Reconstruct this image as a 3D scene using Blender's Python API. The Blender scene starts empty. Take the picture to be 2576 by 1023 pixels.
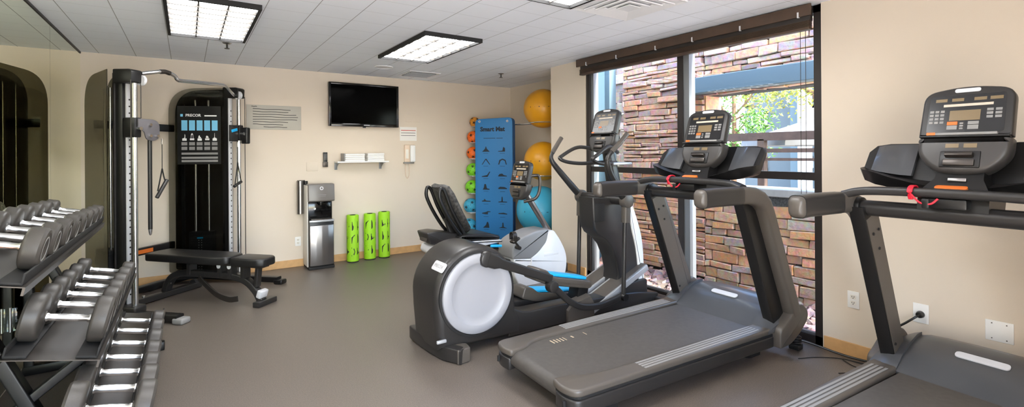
import bpy, bmesh, math, random
from mathutils import Vector, Matrix, Euler
random.seed(7)
S = bpy.context.scene
COL = S.collection
pi = math.pi
R = math.radians

# ---------------------------------------------------------------- camera
cam_d = bpy.data.cameras.new('camera')
cam = bpy.data.objects.new('camera', cam_d)
COL.objects.link(cam)
YAW, ROLL, FPX, CY, CAMH = 0.5937, -0.0067, 1211.7157, 384.4487, 1.4
fwd = Vector((math.sin(YAW), math.cos(YAW), 0))
rt0 = Vector((math.cos(YAW), -math.sin(YAW), 0))
up0 = Vector((0, 0, 1))
rt = rt0 * math.cos(ROLL) + up0 * math.sin(ROLL)
up = -rt0 * math.sin(ROLL) + up0 * math.cos(ROLL)
M = Matrix((rt, up, -fwd)).transposed().to_4x4()
M.translation = (0, 0, CAMH)
cam.matrix_world = M
cam_d.sensor_fit = 'HORIZONTAL'
cam_d.sensor_width = 36.0
cam_d.lens = FPX / 2576 * 36.0
cam_d.shift_y = (CY - 511.5) / 2576
cam_d.clip_start = 0.02
cam_d.clip_end = 200
S.camera = cam

# ---------------------------------------------------------------- sky, sun, exposure
S.view_settings.view_transform = 'Standard'
S.view_settings.look = 'None'
S.view_settings.gamma = 1.0
S.view_settings.use_curve_mapping = False
S.view_settings.exposure = 0.76
LAMP = 11.3          # emission of the ceiling lamp diffusers
w = bpy.data.worlds.new('sky')
S.world = w
w.use_nodes = True
nt = w.node_tree
bg = nt.nodes['Background']
sky = nt.nodes.new('ShaderNodeTexSky')
sky.sky_type = 'NISHITA'
sky.sun_disc = False
sky.sun_elevation = R(52)
sky.sun_rotation = R(200)
nt.links.new(sky.outputs[0], bg.inputs[0])
bg.inputs[1].default_value = 1.2
sun_d = bpy.data.lights.new('sun', 'SUN')
sun_d.energy = 16.0
sun_d.angle = R(6)
sun_d.color = (1.0, 0.95, 0.87)
sun = bpy.data.objects.new('sun', sun_d)
COL.objects.link(sun)
sun.rotation_euler = Vector((0.12, -0.62, 0.77)).to_track_quat('Z', 'Y').to_euler()

# ---------------------------------------------------------------- helpers
def lin(c):
    if isinstance(c, str):
        c = [int(c[i:i + 2], 16) / 255 for i in (0, 2, 4)]
    return [x / 12.92 if x <= .04045 else ((x + .055) / 1.055) ** 2.4 for x in c]

def mat(name, col, rough=.5, metal=0.0, noise=0.0, nscale=60, bump=0.0, bscale=200, coat=0.0, spec=.5):
    m = bpy.data.materials.new(name)
    m.use_nodes = True
    t = m.node_tree
    b = t.nodes['Principled BSDF']
    c = lin(col)
    b.inputs['Base Color'].default_value = (*c, 1)
    b.inputs['Roughness'].default_value = rough
    b.inputs['Metallic'].default_value = metal
    b.inputs['Specular IOR Level'].default_value = spec
    if coat:
        b.inputs['Coat Weight'].default_value = coat
        b.inputs['Coat Roughness'].default_value = .08
    if noise or bump:
        tc = t.nodes.new('ShaderNodeTexCoord')
    if noise:
        n = t.nodes.new('ShaderNodeTexNoise')
        n.inputs['Scale'].default_value = nscale
        n.inputs['Detail'].default_value = 4
        t.links.new(tc.outputs['Object'], n.inputs['Vector'])
        r = t.nodes.new('ShaderNodeValToRGB')
        r.color_ramp.elements[0].position = .3
        r.color_ramp.elements[1].position = .7
        r.color_ramp.elements[0].color = (*[x * (1 - noise) for x in c], 1)
        r.color_ramp.elements[1].color = (*[min(1, x * (1 + noise)) for x in c], 1)
        t.links.new(n.outputs['Fac'], r.inputs[0])
        t.links.new(r.outputs[0], b.inputs['Base Color'])
    if bump:
        n2 = t.nodes.new('ShaderNodeTexNoise')
        n2.inputs['Scale'].default_value = bscale
        n2.inputs['Detail'].default_value = 3
        t.links.new(tc.outputs['Object'], n2.inputs['Vector'])
        bp = t.nodes.new('ShaderNodeBump')
        bp.inputs['Strength'].default_value = bump
        bp.inputs['Distance'].default_value = .004
        t.links.new(n2.outputs['Fac'], bp.inputs['Height'])
        t.links.new(bp.outputs[0], b.inputs['Normal'])
    return m

def emit(name, col, strength):
    m = bpy.data.materials.new(name)
    m.use_nodes = True
    b = m.node_tree.nodes['Principled BSDF']
    b.inputs['Base Color'].default_value = (.8, .8, .8, 1)
    b.inputs['Emission Color'].default_value = (*lin(col), 1)
    b.inputs['Emission Strength'].default_value = strength
    return m

def clear(name, tint, gloss=.08, rough=.02):
    """thin glass or acrylic: a tinted see-through layer with a Fresnel-weighted mirror layer"""
    m = bpy.data.materials.new(name)
    m.use_nodes = True
    t = m.node_tree
    t.nodes.remove(t.nodes['Principled BSDF'])
    out = t.nodes['Material Output']
    tr = t.nodes.new('ShaderNodeBsdfTransparent')
    tr.inputs[0].default_value = (*tint, 1)
    gl = t.nodes.new('ShaderNodeBsdfGlossy')
    gl.inputs['Roughness'].default_value = rough
    fr = t.nodes.new('ShaderNodeLayerWeight')
    fr.inputs[0].default_value = .5
    pw = t.nodes.new('ShaderNodeMath'); pw.operation = 'POWER'; pw.inputs[1].default_value = 5
    t.links.new(fr.outputs['Facing'], pw.inputs[0])
    mx = t.nodes.new('ShaderNodeMixShader')
    mu = t.nodes.new('ShaderNodeMath'); mu.operation = 'MULTIPLY_ADD'
    mu.inputs[1].default_value = .85; mu.inputs[2].default_value = gloss * .5
    t.links.new(pw.outputs[0], mu.inputs[0])
    t.links.new(mu.outputs[0], mx.inputs[0])
    t.links.new(tr.outputs[0], mx.inputs[1])
    t.links.new(gl.outputs[0], mx.inputs[2])
    t.links.new(mx.outputs[0], out.inputs[0])
    return m

def round_poly(pts, r, n=5):
    out = []
    k = len(pts)
    for i in range(k):
        p = Vector(pts[i]); a = Vector(pts[i - 1]); b = Vector(pts[(i + 1) % k])
        rr = r[i] if isinstance(r, (list, tuple)) else r
        da = (a - p); db = (b - p)
        rr = min(rr, da.length * .49, db.length * .49)
        if rr <= 1e-5:
            out.append(tuple(p)); continue
        s = p + da.normalized() * rr; e = p + db.normalized() * rr
        for j in range(n + 1):
            t = j / n
            out.append(tuple(s * (1 - t) ** 2 + p * 2 * t * (1 - t) + e * t * t))
    return out

def cat(pts, n=6):
    """Catmull-Rom through 3-D points"""
    P = [Vector(p) for p in pts]
    P = [P[0] * 2 - P[1]] + P + [P[-1] * 2 - P[-2]]
    out = []
    for i in range(1, len(P) - 2):
        for j in range(n):
            t = j / n
            a, b, c, d = P[i - 1:i + 3]
            out.append(.5 * ((2 * b) + (c - a) * t + (2 * a - 5 * b + 4 * c - d) * t * t + (3 * b - a - 3 * c + d) * t ** 3))
    out.append(P[-2])
    return out

def ngon(r, n=12, ry=None):
    return [(r * math.cos(2 * pi * i / n), (ry or r) * math.sin(2 * pi * i / n)) for i in range(n)]

def rrect(w_, h_, r=.01, n=3):
    return round_poly([(-w_ / 2, -h_ / 2), (w_ / 2, -h_ / 2), (w_ / 2, h_ / 2), (-w_ / 2, h_ / 2)], r, n)

class MB:
    def __init__(s, M=None):
        s.v = []; s.f = []; s.M = M
    def add(s, vs, fs, M=None):
        k = len(s.v)
        for p in vs:
            p = Vector(p)
            if M is not None: p = M @ p
            if s.M is not None: p = s.M @ p
            s.v.append(p)
        s.f += [[i + k for i in f] for f in fs]
        return s
    def bm(s, bm, M=None):
        bm.verts.ensure_lookup_table(); bm.verts.index_update()
        s.add([v.co.copy() for v in bm.verts], [[v.index for v in f.verts] for f in bm.faces], M)
        bm.free()
        return s
    def box(s, c, d, rot=None, bev=0, seg=2):
        b = bmesh.new()
        bmesh.ops.create_cube(b, size=1)
        for v in b.verts: v.co = Vector((v.co.x * d[0], v.co.y * d[1], v.co.z * d[2]))
        if bev: bmesh.ops.bevel(b, geom=b.edges[:], offset=min(bev, min(d) * .49), segments=seg, affect='EDGES', profile=.5)
        T = Matrix.Translation(c)
        if rot: T = T @ Euler(rot).to_matrix().to_4x4()
        return s.bm(b, T)
    def bb(s, x0, x1, y0, y1, z0, z1, bev=0, seg=2):
        return s.box(((x0 + x1) / 2, (y0 + y1) / 2, (z0 + z1) / 2), (abs(x1 - x0), abs(y1 - y0), abs(z1 - z0)), None, bev, seg)
    def prism(s, poly, axis, a, b_, bev=0, seg=2, M=None):
        """poly 2-D: axis 'x' -> (y,z), 'y' -> (x,z), 'z' -> (x,y)"""
        def P(p, t):
            return {'x': (t, p[0], p[1]), 'y': (p[0], t, p[1]), 'z': (p[0], p[1], t)}[axis]
        b = bmesh.new()
        v0 = [b.verts.new(P(p, a)) for p in poly]
        v1 = [b.verts.new(P(p, b_)) for p in poly]
        n = len(poly)
        b.faces.new(v0[::-1]); b.faces.new(v1)
        for i in range(n): b.faces.new((v0[i], v0[(i + 1) % n], v1[(i + 1) % n], v1[i]))
        bmesh.ops.recalc_face_normals(b, faces=b.faces[:])
        if bev:
            cap = [e for e in b.edges if (e.verts[0] in v0 and e.verts[1] in v0) or (e.verts[0] in v1 and e.verts[1] in v1)]
            bmesh.ops.bevel(b, geom=cap, offset=bev, segments=seg, affect='EDGES', profile=.5)
        return s.bm(b, M)
    def tube(s, pts, r=.01, n=10, sect=None, upv=(0, 0, 1), closed=False, caps=True, scale=None):
        P = [Vector(p) for p in pts]
        k = len(P)
        rings = []
        U = Vector(upv)
        last = None
        for i in range(k):
            if closed: t = P[(i + 1) % k] - P[i - 1]
            else: t = P[min(i + 1, k - 1)] - P[max(i - 1, 0)]
            t.normalize()
            sd = t.cross(U)
            if sd.length < .05: sd = last if last is not None else t.cross(Vector((0, 1, 0)))
            sd = (sd - t * sd.dot(t)).normalized()
            if last is not None and sect is None and sd.dot(last) < 0: sd = -sd
            last = sd
            u2 = sd.cross(t)
            rr = r[i] if isinstance(r, (list, tuple)) else r
            sc = scale[i] if scale else 1
            sh = [(x * sc, y * sc) for x, y in sect] if sect else ngon(rr, n)
            rings.append([P[i] + sd * x + u2 * y for x, y in sh])
        return s.loft(rings, caps and not closed, closed)
    def loft(s, rings, caps=True, closed=False):
        m = len(rings[0]); k = len(rings)
        vs = [p for r_ in rings for p in r_]
        fs = []
        for i in range(k if closed else k - 1):
            a = i * m; b_ = ((i + 1) % k) * m
            for j in range(m): fs.append([a + j, a + (j + 1) % m, b_ + (j + 1) % m, b_ + j])
        if caps: fs += [list(range(m))[::-1], [(k - 1) * m + j for j in range(m)]]
        return s.add(vs, fs)
    def cyl(s, a, b_, r, n=16, r2=None, bev=0):
        a = Vector(a); b_ = Vector(b_)
        d = b_ - a; L = d.length
        r2 = r if r2 is None else r2
        prof = [(0, 0), (r, 0), (r2, L), (0, L)]
        if bev: prof = [(0, 0), (r - bev, 0), (r - bev * .3, bev * .3), (r, bev), (r2, L - bev), (r2 - bev * .3, L - bev * .3), (r2 - bev, L), (0, L)]
        return s.lathe(prof, a, d, n)
    def lathe(s, prof, o, ax, n=24):
        q = Vector((0, 0, 1)).rotation_difference(Vector(ax).normalized())
        o = Vector(o)
        vs = []; fs = []; idx = []
        for r_, z in prof:
            if abs(r_) < 1e-6:
                idx.append([len(vs)] * n); vs.append(o + q @ Vector((0, 0, z)))
            else:
                idx.append(list(range(len(vs), len(vs) + n)))
                vs += [o + q @ Vector((r_ * math.cos(2 * pi * i / n), r_ * math.sin(2 * pi * i / n), z)) for i in range(n)]
        for a, b_ in zip(idx, idx[1:]):
            for i in range(n):
                q4 = [a[i], a[(i + 1) % n], b_[(i + 1) % n], b_[i]]
                f = []
                for x in q4:
                    if x not in f: f.append(x)
                if len(f) > 2: fs.append(f)
        return s.add(vs, fs)
    def sphere(s, c, r, u=24, v=14, sc=(1, 1, 1)):
        prof = [(r * math.sin(pi * i / v), -r * math.cos(pi * i / v)) for i in range(v + 1)]
        k = len(s.v)
        s.lathe(prof, (0, 0, 0), (0, 0, 1), u)
        c = Vector(c)
        for i in range(k, len(s.v)):
            p = s.v[i]; s.v[i] = Vector((p.x * sc[0], p.y * sc[1], p.z * sc[2])) + c
        return s
    def quad(s, a, b_, c, d): return s.add([a, b_, c, d], [[0, 1, 2, 3]])

def obj(name, mb, m, parent=None, smooth=38, loc=None):
    me = bpy.data.meshes.new(name)
    me.from_pydata([tuple(p) for p in mb.v], [], mb.f)
    b = bmesh.new(); b.from_mesh(me)
    bmesh.ops.remove_doubles(b, verts=b.verts[:], dist=1e-6)
    bmesh.ops.recalc_face_normals(b, faces=b.faces[:])
    b.to_mesh(me); b.free()
    for mm in (m if isinstance(m, (list, tuple)) else [m]): me.materials.append(mm)
    if smooth:
        me.shade_smooth()
        me.set_sharp_from_angle(angle=R(smooth))
    o = bpy.data.objects.new(name, me)
    COL.objects.link(o)
    if parent: o.parent = parent
    if loc: o.location = loc
    return o

def tag(o, label, catg, group=None):
    o['label'] = label; o['category'] = catg
    if group: o['group'] = group
    return o

def thing(name, label, catg, loc=(0, 0, 0), rotz=0, group=None):
    o = bpy.data.objects.new(name, None)
    o.empty_display_size = .05
    COL.objects.link(o)
    o.location = loc; o.rotation_euler = (0, 0, rotz)
    return tag(o, label, catg, group)

def struct(name, mb, m, smooth=None, parent=None):
    o = obj(name, mb, m, parent, smooth)
    o['kind'] = 'structure'
    return o

def kids(o): return [c for c in COL.objects if c.parent == o]

def dup(o, parent=None):
    c = o.copy(); COL.objects.link(c)
    if parent: c.parent = parent
    for k in kids(o): dup(k, c)
    return c

def text(name, body, size, m, parent, Mx, depth=.0008, align='CENTER', bold=0.0):
    """lettering: built in x-right, y-up, z-out coordinates and carried by the matrix Mx"""
    cu = bpy.data.curves.new(name, 'FONT')
    cu.body = body; cu.size = size; cu.extrude = depth; cu.align_x = align; cu.align_y = 'CENTER'
    cu.resolution_u = 2
    cu.offset = bold
    t = bpy.data.objects.new(name, cu)
    COL.objects.link(t)
    dg = bpy.context.evaluated_depsgraph_get()
    me = bpy.data.meshes.new_from_object(t.evaluated_get(dg))
    bpy.data.objects.remove(t)
    me.transform(Mx)
    me.materials.clear(); me.materials.append(m)
    me.name = name
    o = bpy.data.objects.new(name, me)
    COL.objects.link(o)
    if parent: o.parent = parent
    return o

def ray(px, py):
    return M.to_3x3() @ Vector(((px - 1288) / FPX, -(py - CY) / FPX, -1))
def atY(px, py, Y):
    d = ray(px, py); t = Y / d.y; return Vector((d.x * t, Y, CAMH + d.z * t))

ORD = ['nearest', 'second nearest', 'third nearest', 'fourth nearest', 'fifth nearest', 'sixth nearest', 'seventh nearest', 'eighth nearest']

def atX(px, py, X):
    d = ray(px, py); t = X / d.x; return Vector((X, d.y * t, CAMH + d.z * t))

# ---------------------------------------------------------------- materials
WALLM = mat('painted_wall', (.875, .822, .752), .62, bump=.12, bscale=350)
FLOORM = mat('rubber_floor', '685f57', .37, noise=.30, nscale=170, bump=.4, bscale=260)
BASEM = mat('oak_baseboard', 'd2a56e', .45, noise=.10, nscale=14)
BLACK = mat('black_plastic', '151414', .38)
MATTE = mat('matte_black', '191818', .75)
CHAR = mat('charcoal_plastic', '2b2928', .36, noise=.05, nscale=300)
TAUPE = mat('taupe_grey_plastic', '524c46', .38, noise=.05, nscale=300)
GREY = mat('grey_plastic', '8a8886', .4)
SILVER = mat('silver_plastic', 'b3b5b8', .32, .35)
HOODM = mat('hood_plastic', '47484b', .36, coat=.25)
LITE = mat('light_grey_plastic', 'd2d2d5', .38)
DISCM = mat('disc_grey', '99999e', .42)
WHITE = mat('white_plastic', 'f0efec', .4)
CREAM = mat('cream_plate', 'eae6dc', .5)
CHROME = mat('chrome', 'e6e6e6', .22, 1.0)
BRUSH = mat('brushed_steel', '9a9694', .28, 1.0)
STEEL = mat('dark_steel', '55504c', .35, .8)
RUBBER = mat('rubber_head', '423e3a', .44, noise=.08, nscale=250)
VINYL = mat('black_vinyl', '1e1d1d', .38, bump=.15, bscale=400)
BELTM = mat('treadmill_belt', '4b4743', .5, noise=.12, nscale=30, bump=.2, bscale=600)
GLOSSB = mat('glossy_screen', '020202', .12, spec=.06)
PANELM = mat('console_panel', '1d1d1f', .22)
LCD = mat('amber_lcd', '7d6a4c', .3)
LCDL = mat('pale_label', 'cdbfae', .45)
ORANGE = mat('orange_label', 'd9702a', .45)
RED = mat('red_cord', 'd21f33', .5)
CYAN = mat('cyan_foam', '1da9e6', .45)
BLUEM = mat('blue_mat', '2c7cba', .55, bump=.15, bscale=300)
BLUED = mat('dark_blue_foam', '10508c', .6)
INK = mat('dark_print', '1b2a38', .6)
LIME = mat('lime_foam', '9bd51f', .62, noise=.06, nscale=120, bump=.2, bscale=400)
LIMEB = mat('green_rubber', '7ccf26', .5)
ORB = mat('orange_rubber', 'ee6a16', .5)
ORY = mat('amber_rubber', 'd98f28', .5)
BLUB = mat('blue_rubber', '3aa2c4', .5)
YELB = mat('yellow_vinyl', 'e4a11a', .36, bump=.05, bscale=40)
AQUA = mat('aqua_vinyl', '41a9cc', .36, bump=.05, bscale=40)
BRONZE = mat('bronze_frame', '2a2523', .45)
ALU = mat('grey_aluminium', '8d9093', .4, .6)
BLINDM = mat('brown_blind', '4c3a2d', .5, noise=.15, nscale=9)
TILEF = mat('white_metal', 'e9e9ea', .5)
PAPER = mat('paper', 'f0ede8', .7)
BOARD = mat('grey_notice', 'bdb9ae', .55)
INKB = mat('black_ink', '23211f', .6)
INKR = mat('red_ink', 'c9432f', .6)
PHONEM = mat('beige_phone', 'e3cdb6', .45)
GLASS = clear('window_glass', (.97, .985, .98), .04, .01)
SMOKE = clear('smoked_acrylic', (.33, .32, .26), .05, .03)
SMOKED = clear('dark_smoked_acrylic', (.33, .33, .32), .06, .03)
SMOKEI = clear('inner_smoked_acrylic', (.62, .62, .60), .06, .03)
ACRYL = clear('clear_acrylic', (.85, .92, .93), .10, .02)
MIRR = mat('mirror_glass', (.975, .985, .885), .008, 1.0)
BLUEP = mat('blue_paint', '566a73', .55)
TEALP = mat('teal_paint', '5c8088', .55)
CAPM = mat('pale_concrete', '8c8e90', .7, noise=.08, nscale=20)
GRAN = mat('dark_granite', '43474d', .5, noise=.6, nscale=60)
SOIL = mat('soil', '8a7a72', .9, noise=.3, nscale=20)
BOUNCE_GROUND = mat('patio', 'd2ccc4', .8, noise=.06, nscale=3)  # added ground behind the camera, kept pale to reflect sunlight indoors
HOUSE = mat('stucco_house', '676c6e', .8, noise=.04, nscale=2)
HOUSEB = mat('blue_grey_stucco', '66737a', .8)
BARK = mat('bark', '6b4f38', .9, noise=.3, nscale=20)
LEAF = mat('leaves', '5b8433', .6, noise=.4, nscale=6)
LEAFY = mat('yellow_leaves', '8f9037', .6, noise=.3, nscale=6)
WOODB = mat('brown_timber', '4a372d', .7, noise=.2, nscale=12)
CANV = mat('white_canvas', '8c8c8b', .8)
DGLASS = mat('dark_window_glass', '2c3a40', .08)

def stone_mat(name, cols):
    m = bpy.data.materials.new(name); m.use_nodes = True
    t = m.node_tree; b = t.nodes['Principled BSDF']
    b.inputs['Roughness'].default_value = .85
    g = t.nodes.new('ShaderNodeNewGeometry')
    r = t.nodes.new('ShaderNodeValToRGB'); r.color_ramp.interpolation = 'CONSTANT'
    e = r.color_ramp.elements
    while len(e) < len(cols): e.new(.5)
    for i, c in enumerate(cols):
        e[i].position = i / len(cols); e[i].color = (*lin(c), 1)
    t.links.new(g.outputs['Random Per Island'], r.inputs[0])
    tc = t.nodes.new('ShaderNodeTexCoord')
    n = t.nodes.new('ShaderNodeTexNoise'); n.inputs['Scale'].default_value = 22; n.inputs['Detail'].default_value = 6
    t.links.new(tc.outputs['Object'], n.inputs['Vector'])
    mx = t.nodes.new('ShaderNodeMix'); mx.data_type = 'RGBA'; mx.blend_type = 'OVERLAY'; mx.inputs[0].default_value = .55
    t.links.new(r.outputs[0], mx.inputs[6]); t.links.new(n.outputs['Color'], mx.inputs[7])
    hs = t.nodes.new('ShaderNodeHueSaturation'); hs.inputs['Saturation'].default_value = 1.08; hs.inputs['Value'].default_value = 1.0
    t.links.new(mx.outputs[2], hs.inputs['Color'])
    t.links.new(hs.outputs[0], b.inputs['Base Color'])
    bp = t.nodes.new('ShaderNodeBump'); bp.inputs['Strength'].default_value = .7; bp.inputs['Distance'].default_value = .012
    n2 = t.nodes.new('ShaderNodeTexNoise'); n2.inputs['Scale'].default_value = 35; n2.inputs['Detail'].default_value = 6
    t.links.new(tc.outputs['Object'], n2.inputs['Vector'])
    t.links.new(n2.outputs['Fac'], bp.inputs['Height']); t.links.new(bp.outputs[0], b.inputs['Normal'])
    return m
STONE = stone_mat('stacked_stone', ['b9937b', 'ae8f79', '9c8176', 'c2a38d', 'a58576', 'b98d70', '907c78', 'c6ab97', 'a7928a', 'be9270', '9e837b', 'b49b8a'])
STONEL = stone_mat('pale_stacked_stone', ['c9bdb2', 'b9aca4', 'd8cdc2', 'a99c98', 'c2b0a2'])
STONET = stone_mat('tan_stacked_stone', ['b0947f', '9c8a80', 'b79d86', 'a5856f', '948984', 'b9957a', 'ac9180', '9d8274', 'a29894', 'b58b6c'])
LAVA = stone_mat('lava_rock', ['7d6262', '665052', '8a7271', '5a494c', '7a5f5b', '6d6166'])

# ---------------------------------------------------------------- room shell
XL, XW, YB, ZC = -.892, 3.749, 6.497, 2.456
YF, XA, YCOL = -1.5, 4.36, 4.683
WY0, WY1 = 1.61, 4.06          # window opening along the right wall
def ceiling_mat():
    m = mat('ceiling_tile', (.95, .95, .97), .9, bump=.15, bscale=260)
    t = m.node_tree; b = t.nodes['Principled BSDF']
    tc = t.nodes.new('ShaderNodeTexCoord'); sp = t.nodes.new('ShaderNodeSeparateXYZ')
    t.links.new(tc.outputs['Object'], sp.inputs[0])
    def line(sock, off, half, val):
        a = t.nodes.new('ShaderNodeMath'); a.operation = 'SUBTRACT'; a.inputs[1].default_value = off
        t.links.new(sock, a.inputs[0])
        p = t.nodes.new('ShaderNodeMath'); p.operation = 'PINGPONG'; p.inputs[1].default_value = .1524
        t.links.new(a.outputs[0], p.inputs[0])
        l = t.nodes.new('ShaderNodeMath'); l.operation = 'LESS_THAN'; l.inputs[1].default_value = half
        t.links.new(p.outputs[0], l.inputs[0])
        k = t.nodes.new('ShaderNodeMath'); k.operation = 'MULTIPLY'; k.inputs[1].default_value = val
        t.links.new(l.outputs[0], k.inputs[0])
        return k.outputs[0]
    a = line(sp.outputs[0], -.1361 - 20 * .3048, .0028, .62)
    c = line(sp.outputs[1], 2.942 - 40 * .3048, .0024, .28)
    mxm = t.nodes.new('ShaderNodeMath'); mxm.operation = 'MAXIMUM'
    t.links.new(a, mxm.inputs[0]); t.links.new(c, mxm.inputs[1])
    mx = t.nodes.new('ShaderNodeMix'); mx.data_type = 'RGBA'
    mx.inputs[6].default_value = (.89, .92, .98, 1); mx.inputs[7].default_value = (.10, .09, .08, 1)
    t.links.new(mxm.outputs[0], mx.inputs[0]); t.links.new(mx.outputs[2], b.inputs['Base Color'])
    return m
struct('floor', MB().bb(XL - .1, XA, .9, YB, -.12, 0), FLOORM)
struct('floor_bounce', MB().bb(XL - .1, XW + .11, YF, .9, -.12, 0), mat('pale_bounce_tile', 'e6e0d8', .6))  # unseen pale floor, added to bounce sunlight up to the ceiling
struct('ceiling', MB().bb(XL - .1, XW + .11, YF, YB + .1, ZC, ZC + .14).bb(XW + .11, XA + .1, YCOL, YB + .1, ZC, ZC + .14), ceiling_mat())
struct('wall_back', MB().bb(XL - .1, XA + .1, YB, YB + .12, 0, ZC), WALLM)
struct('wall_left', MB().bb(XL - .12, XL - .014, YF, YB, 0, ZC), WALLM)
struct('wall_front_baffle', MB().bb(XL - .1, 1.6, YF - .1, YF, 2.3, ZC).bb(1.6, XW + .1, YF - .1, YF, 0, ZC).bb(1.75, XW, -.62, -.5, 0, ZC), WALLM)  # unseen; opening lets daylight in, added wing wall shields the right wall
struct('wall_right', MB().bb(XW, XW + .11, YF, WY0, 0, ZC), WALLM)
struct('wall_column', MB().bb(XW, XW + .11, WY1, YCOL, 0, ZC), WALLM)
struct('wall_alcove', MB().bb(XA, XA + .1, YCOL, YB, 0, ZC), WALLM)
struct('wall_alcove_return', MB().bb(XW + .11, XA + .16, YCOL - .06, YCOL, 0, ZC), [WALLM])
struct('wall_exterior', MB().bb(XW + .11, XA + .26, YCOL - .09, YCOL - .062, 0, 3.0), mat('siding_blue', '3b525e', .6))
bh = .092
struct('baseboard_back', MB().bb(XL, XA, YB - .013, YB, 0, bh, .003), BASEM)
struct('baseboard_right', MB().bb(XW - .013, XW, YF, WY0 - .01, 0, bh, .003), BASEM)
struct('baseboard_column', MB().bb(XW - .013, XW, WY1 + .01, YCOL, 0, bh, .003), BASEM)
struct('baseboard_alcove', MB().bb(XA - .013, XA, YCOL, YB - .013, 0, bh, .003), BASEM)
struct('trim_mirror', MB().bb(XL - .014, XL + .006, 1.9, YB, ZC - .018, ZC, 0), BRONZE)
struct('ground_bounce', MB().bb(-25, 40, -30, YF, -.2, -.06), BOUNCE_GROUND)  # unseen bright ground, added to throw sunlight onto the ceiling
struct('ground_courtyard', MB().bb(XW + .11, 40, YF, 40, -.2, -.06), mat('courtyard_paving', '7d766e', .85, noise=.1, nscale=3))

tag(obj('wall_mirror', MB().bb(XL - .013, XL, 5.192, YB - .002, .03, ZC - .02), MIRR, smooth=None), 'floor-to-ceiling mirror panel on the left wall next to the back corner', 'mirror')
tag(obj('wall_mirror', MB().bb(XL - .013, XL, 1.95, 5.188, .03, ZC - .02), MIRR, smooth=None), 'wide mirror panel on the left wall behind the dumbbell rack', 'mirror')

# window
win = bpy.data.objects.new('window_1', None); COL.objects.link(win); win['kind'] = 'structure'
fr = MB()
zt, zb = ZC - .008, .0
x0, x1 = XW + .012, XW + .10
fr.bb(x0, x1, WY1 - .055, WY1, zb, zt); fr.bb(x0, x1, WY0, WY0 + .055, zb, zt)
fr.bb(x0, x1, WY0, WY1, zb, .065); fr.bb(x0, x1, WY0, WY1, zt - .05, zt)
struct('window_frame', fr, BRONZE, None, win)
fm = MB(); fm.bb(x0, x1, 2.775, 2.835, zb, zt)
struct('mullion', fm, BRONZE, None, win)
fa = MB(); fa.bb(x0 + .01, x1 + .01, 2.715, 2.775, zb, zt); fa.bb(x0 + .02, x1 + .005, WY1 - .10, WY1 - .055, .065, zt)
fa.bb(x0 + .02, x0 + .05, WY0 + .055, WY1 - .1, .065, .078)
struct('sash_track', fa, ALU, None, win)
struct('transom', MB().bb(x0 + .015, x1 - .01, WY0 + .05, WY1 - .06, 1.185, 1.243), BRONZE, None, win)
gl = struct('pane', MB().bb(x0 + .045, x0 + .051, 2.835, WY1 - .055, .06, zt - .05), GLASS, None, win)
gl = struct('pane', MB().bb(x0 + .045, x0 + .051, WY0 + .055, 2.715, .06, zt - .05), GLASS, None, win)

# raised wooden blind
bl = thing('window_blind', 'raised brown wooden blind stacked under the window head', 'blind', (XW - .04, (WY0 + WY1) / 2, 2.28))
def bbl(mb, x0_, x1_, y0, y1, z0, z1, bev=.003):
    o_ = bl.location; return mb.bb(x0_ - o_.x, x1_ - o_.x, y0 - o_.y, y1 - o_.y, z0 - o_.z, z1 - o_.z, bev)
obj('valance', bbl(MB(), XW - .085, XW - .07, WY0 + .03, WY1 + .06, 2.365, 2.447), BLINDM, bl)
obj('headrail', bbl(MB(), XW - .058, XW - .006, WY0 + .05, WY1 + .02, 2.336, 2.445), BRONZE, bl)
sl = MB()
for i in range(7): bbl(sl, XW - .066, XW - .012, WY0 + .05, WY1 + .025, 2.292 + i * .0065, 2.2955 + i * .0065, .001)
bbl(sl, XW - .068, XW - .010, WY0 + .05, WY1 + .025, 2.270, 2.290, .005)
obj('slats', sl, BLINDM, bl)
for y in (1.72, 2.16, 2.6, 3.0, 3.5, 3.95): obj('valance_clip', bbl(MB(), XW - .088, XW - .069, y, y + .012, 2.36, 2.40, .001), LITE, bl)
cd = MB()
for y in (1.70, 1.735): cd.cyl(Vector((XW - .03, y, 2.29)) - bl.location, Vector((XW - .03, y, 1.06)) - bl.location, .0022, 6)
cd.lathe([(0, 0), (.007, .004), (.008, .03), (.003, .045), (0, .046)], Vector((XW - .03, 1.70, 1.02)) - bl.location, (0, 0, 1), 10)
obj('pull_cord', cd, STEEL, bl)

# ---------------------------------------------------------------- ceiling fittings
def fixture(xa, ya, label, nx, ny, lx=.575, ly=1.225):
    t = thing('ceiling_light', label, 'light', (xa + lx / 2, ya + ly / 2, ZC), 0, 'recessed ceiling lights')
    f = MB(); k = .022; d = .036
    a, b_ = lx / 2, ly / 2
    f.bb(-a, -a + k, -b_, b_, -d, 0); f.bb(a - k, a, -b_, b_, -d, 0)
    f.bb(-a + k, a - k, -b_, -b_ + k, -d, 0); f.bb(-a + k, a - k, b_ - k * .5, b_, -d, 0)
    obj('frame', f, MATTE, t, None)
    obj('diffuser', MB().bb(-a + k, a - k, -b_ + k, b_ - k * .5, -.012, -.004), LAMPM, t, None)
    l = MB()
    for i in range(1, nx): x = -a + k + (lx - 2 * k) * i / nx; l.bb(x - .005, x + .005, -b_ + k, b_ - k * .5, -.026, -.013)
    for j in range(1, ny): y = -b_ + k + (ly - 2 * k) * j / ny; l.bb(-a + k, a - k, y - .006, y + .006, -.036, -.013)
    obj('louver', l, LOUV, t, None)
LOUV = mat('louver_blade', '57534e', .5)
LAMPM = emit('lamp_diffuser', (.985, .985, .985), LAMP)
fixture(-.128, 3.805, 'recessed ceiling light above the cable machine and bench', 3, 8)
fixture(1.70, 3.845, 'recessed louvred ceiling light in the middle of the room before the television', 3, 6)
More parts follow.
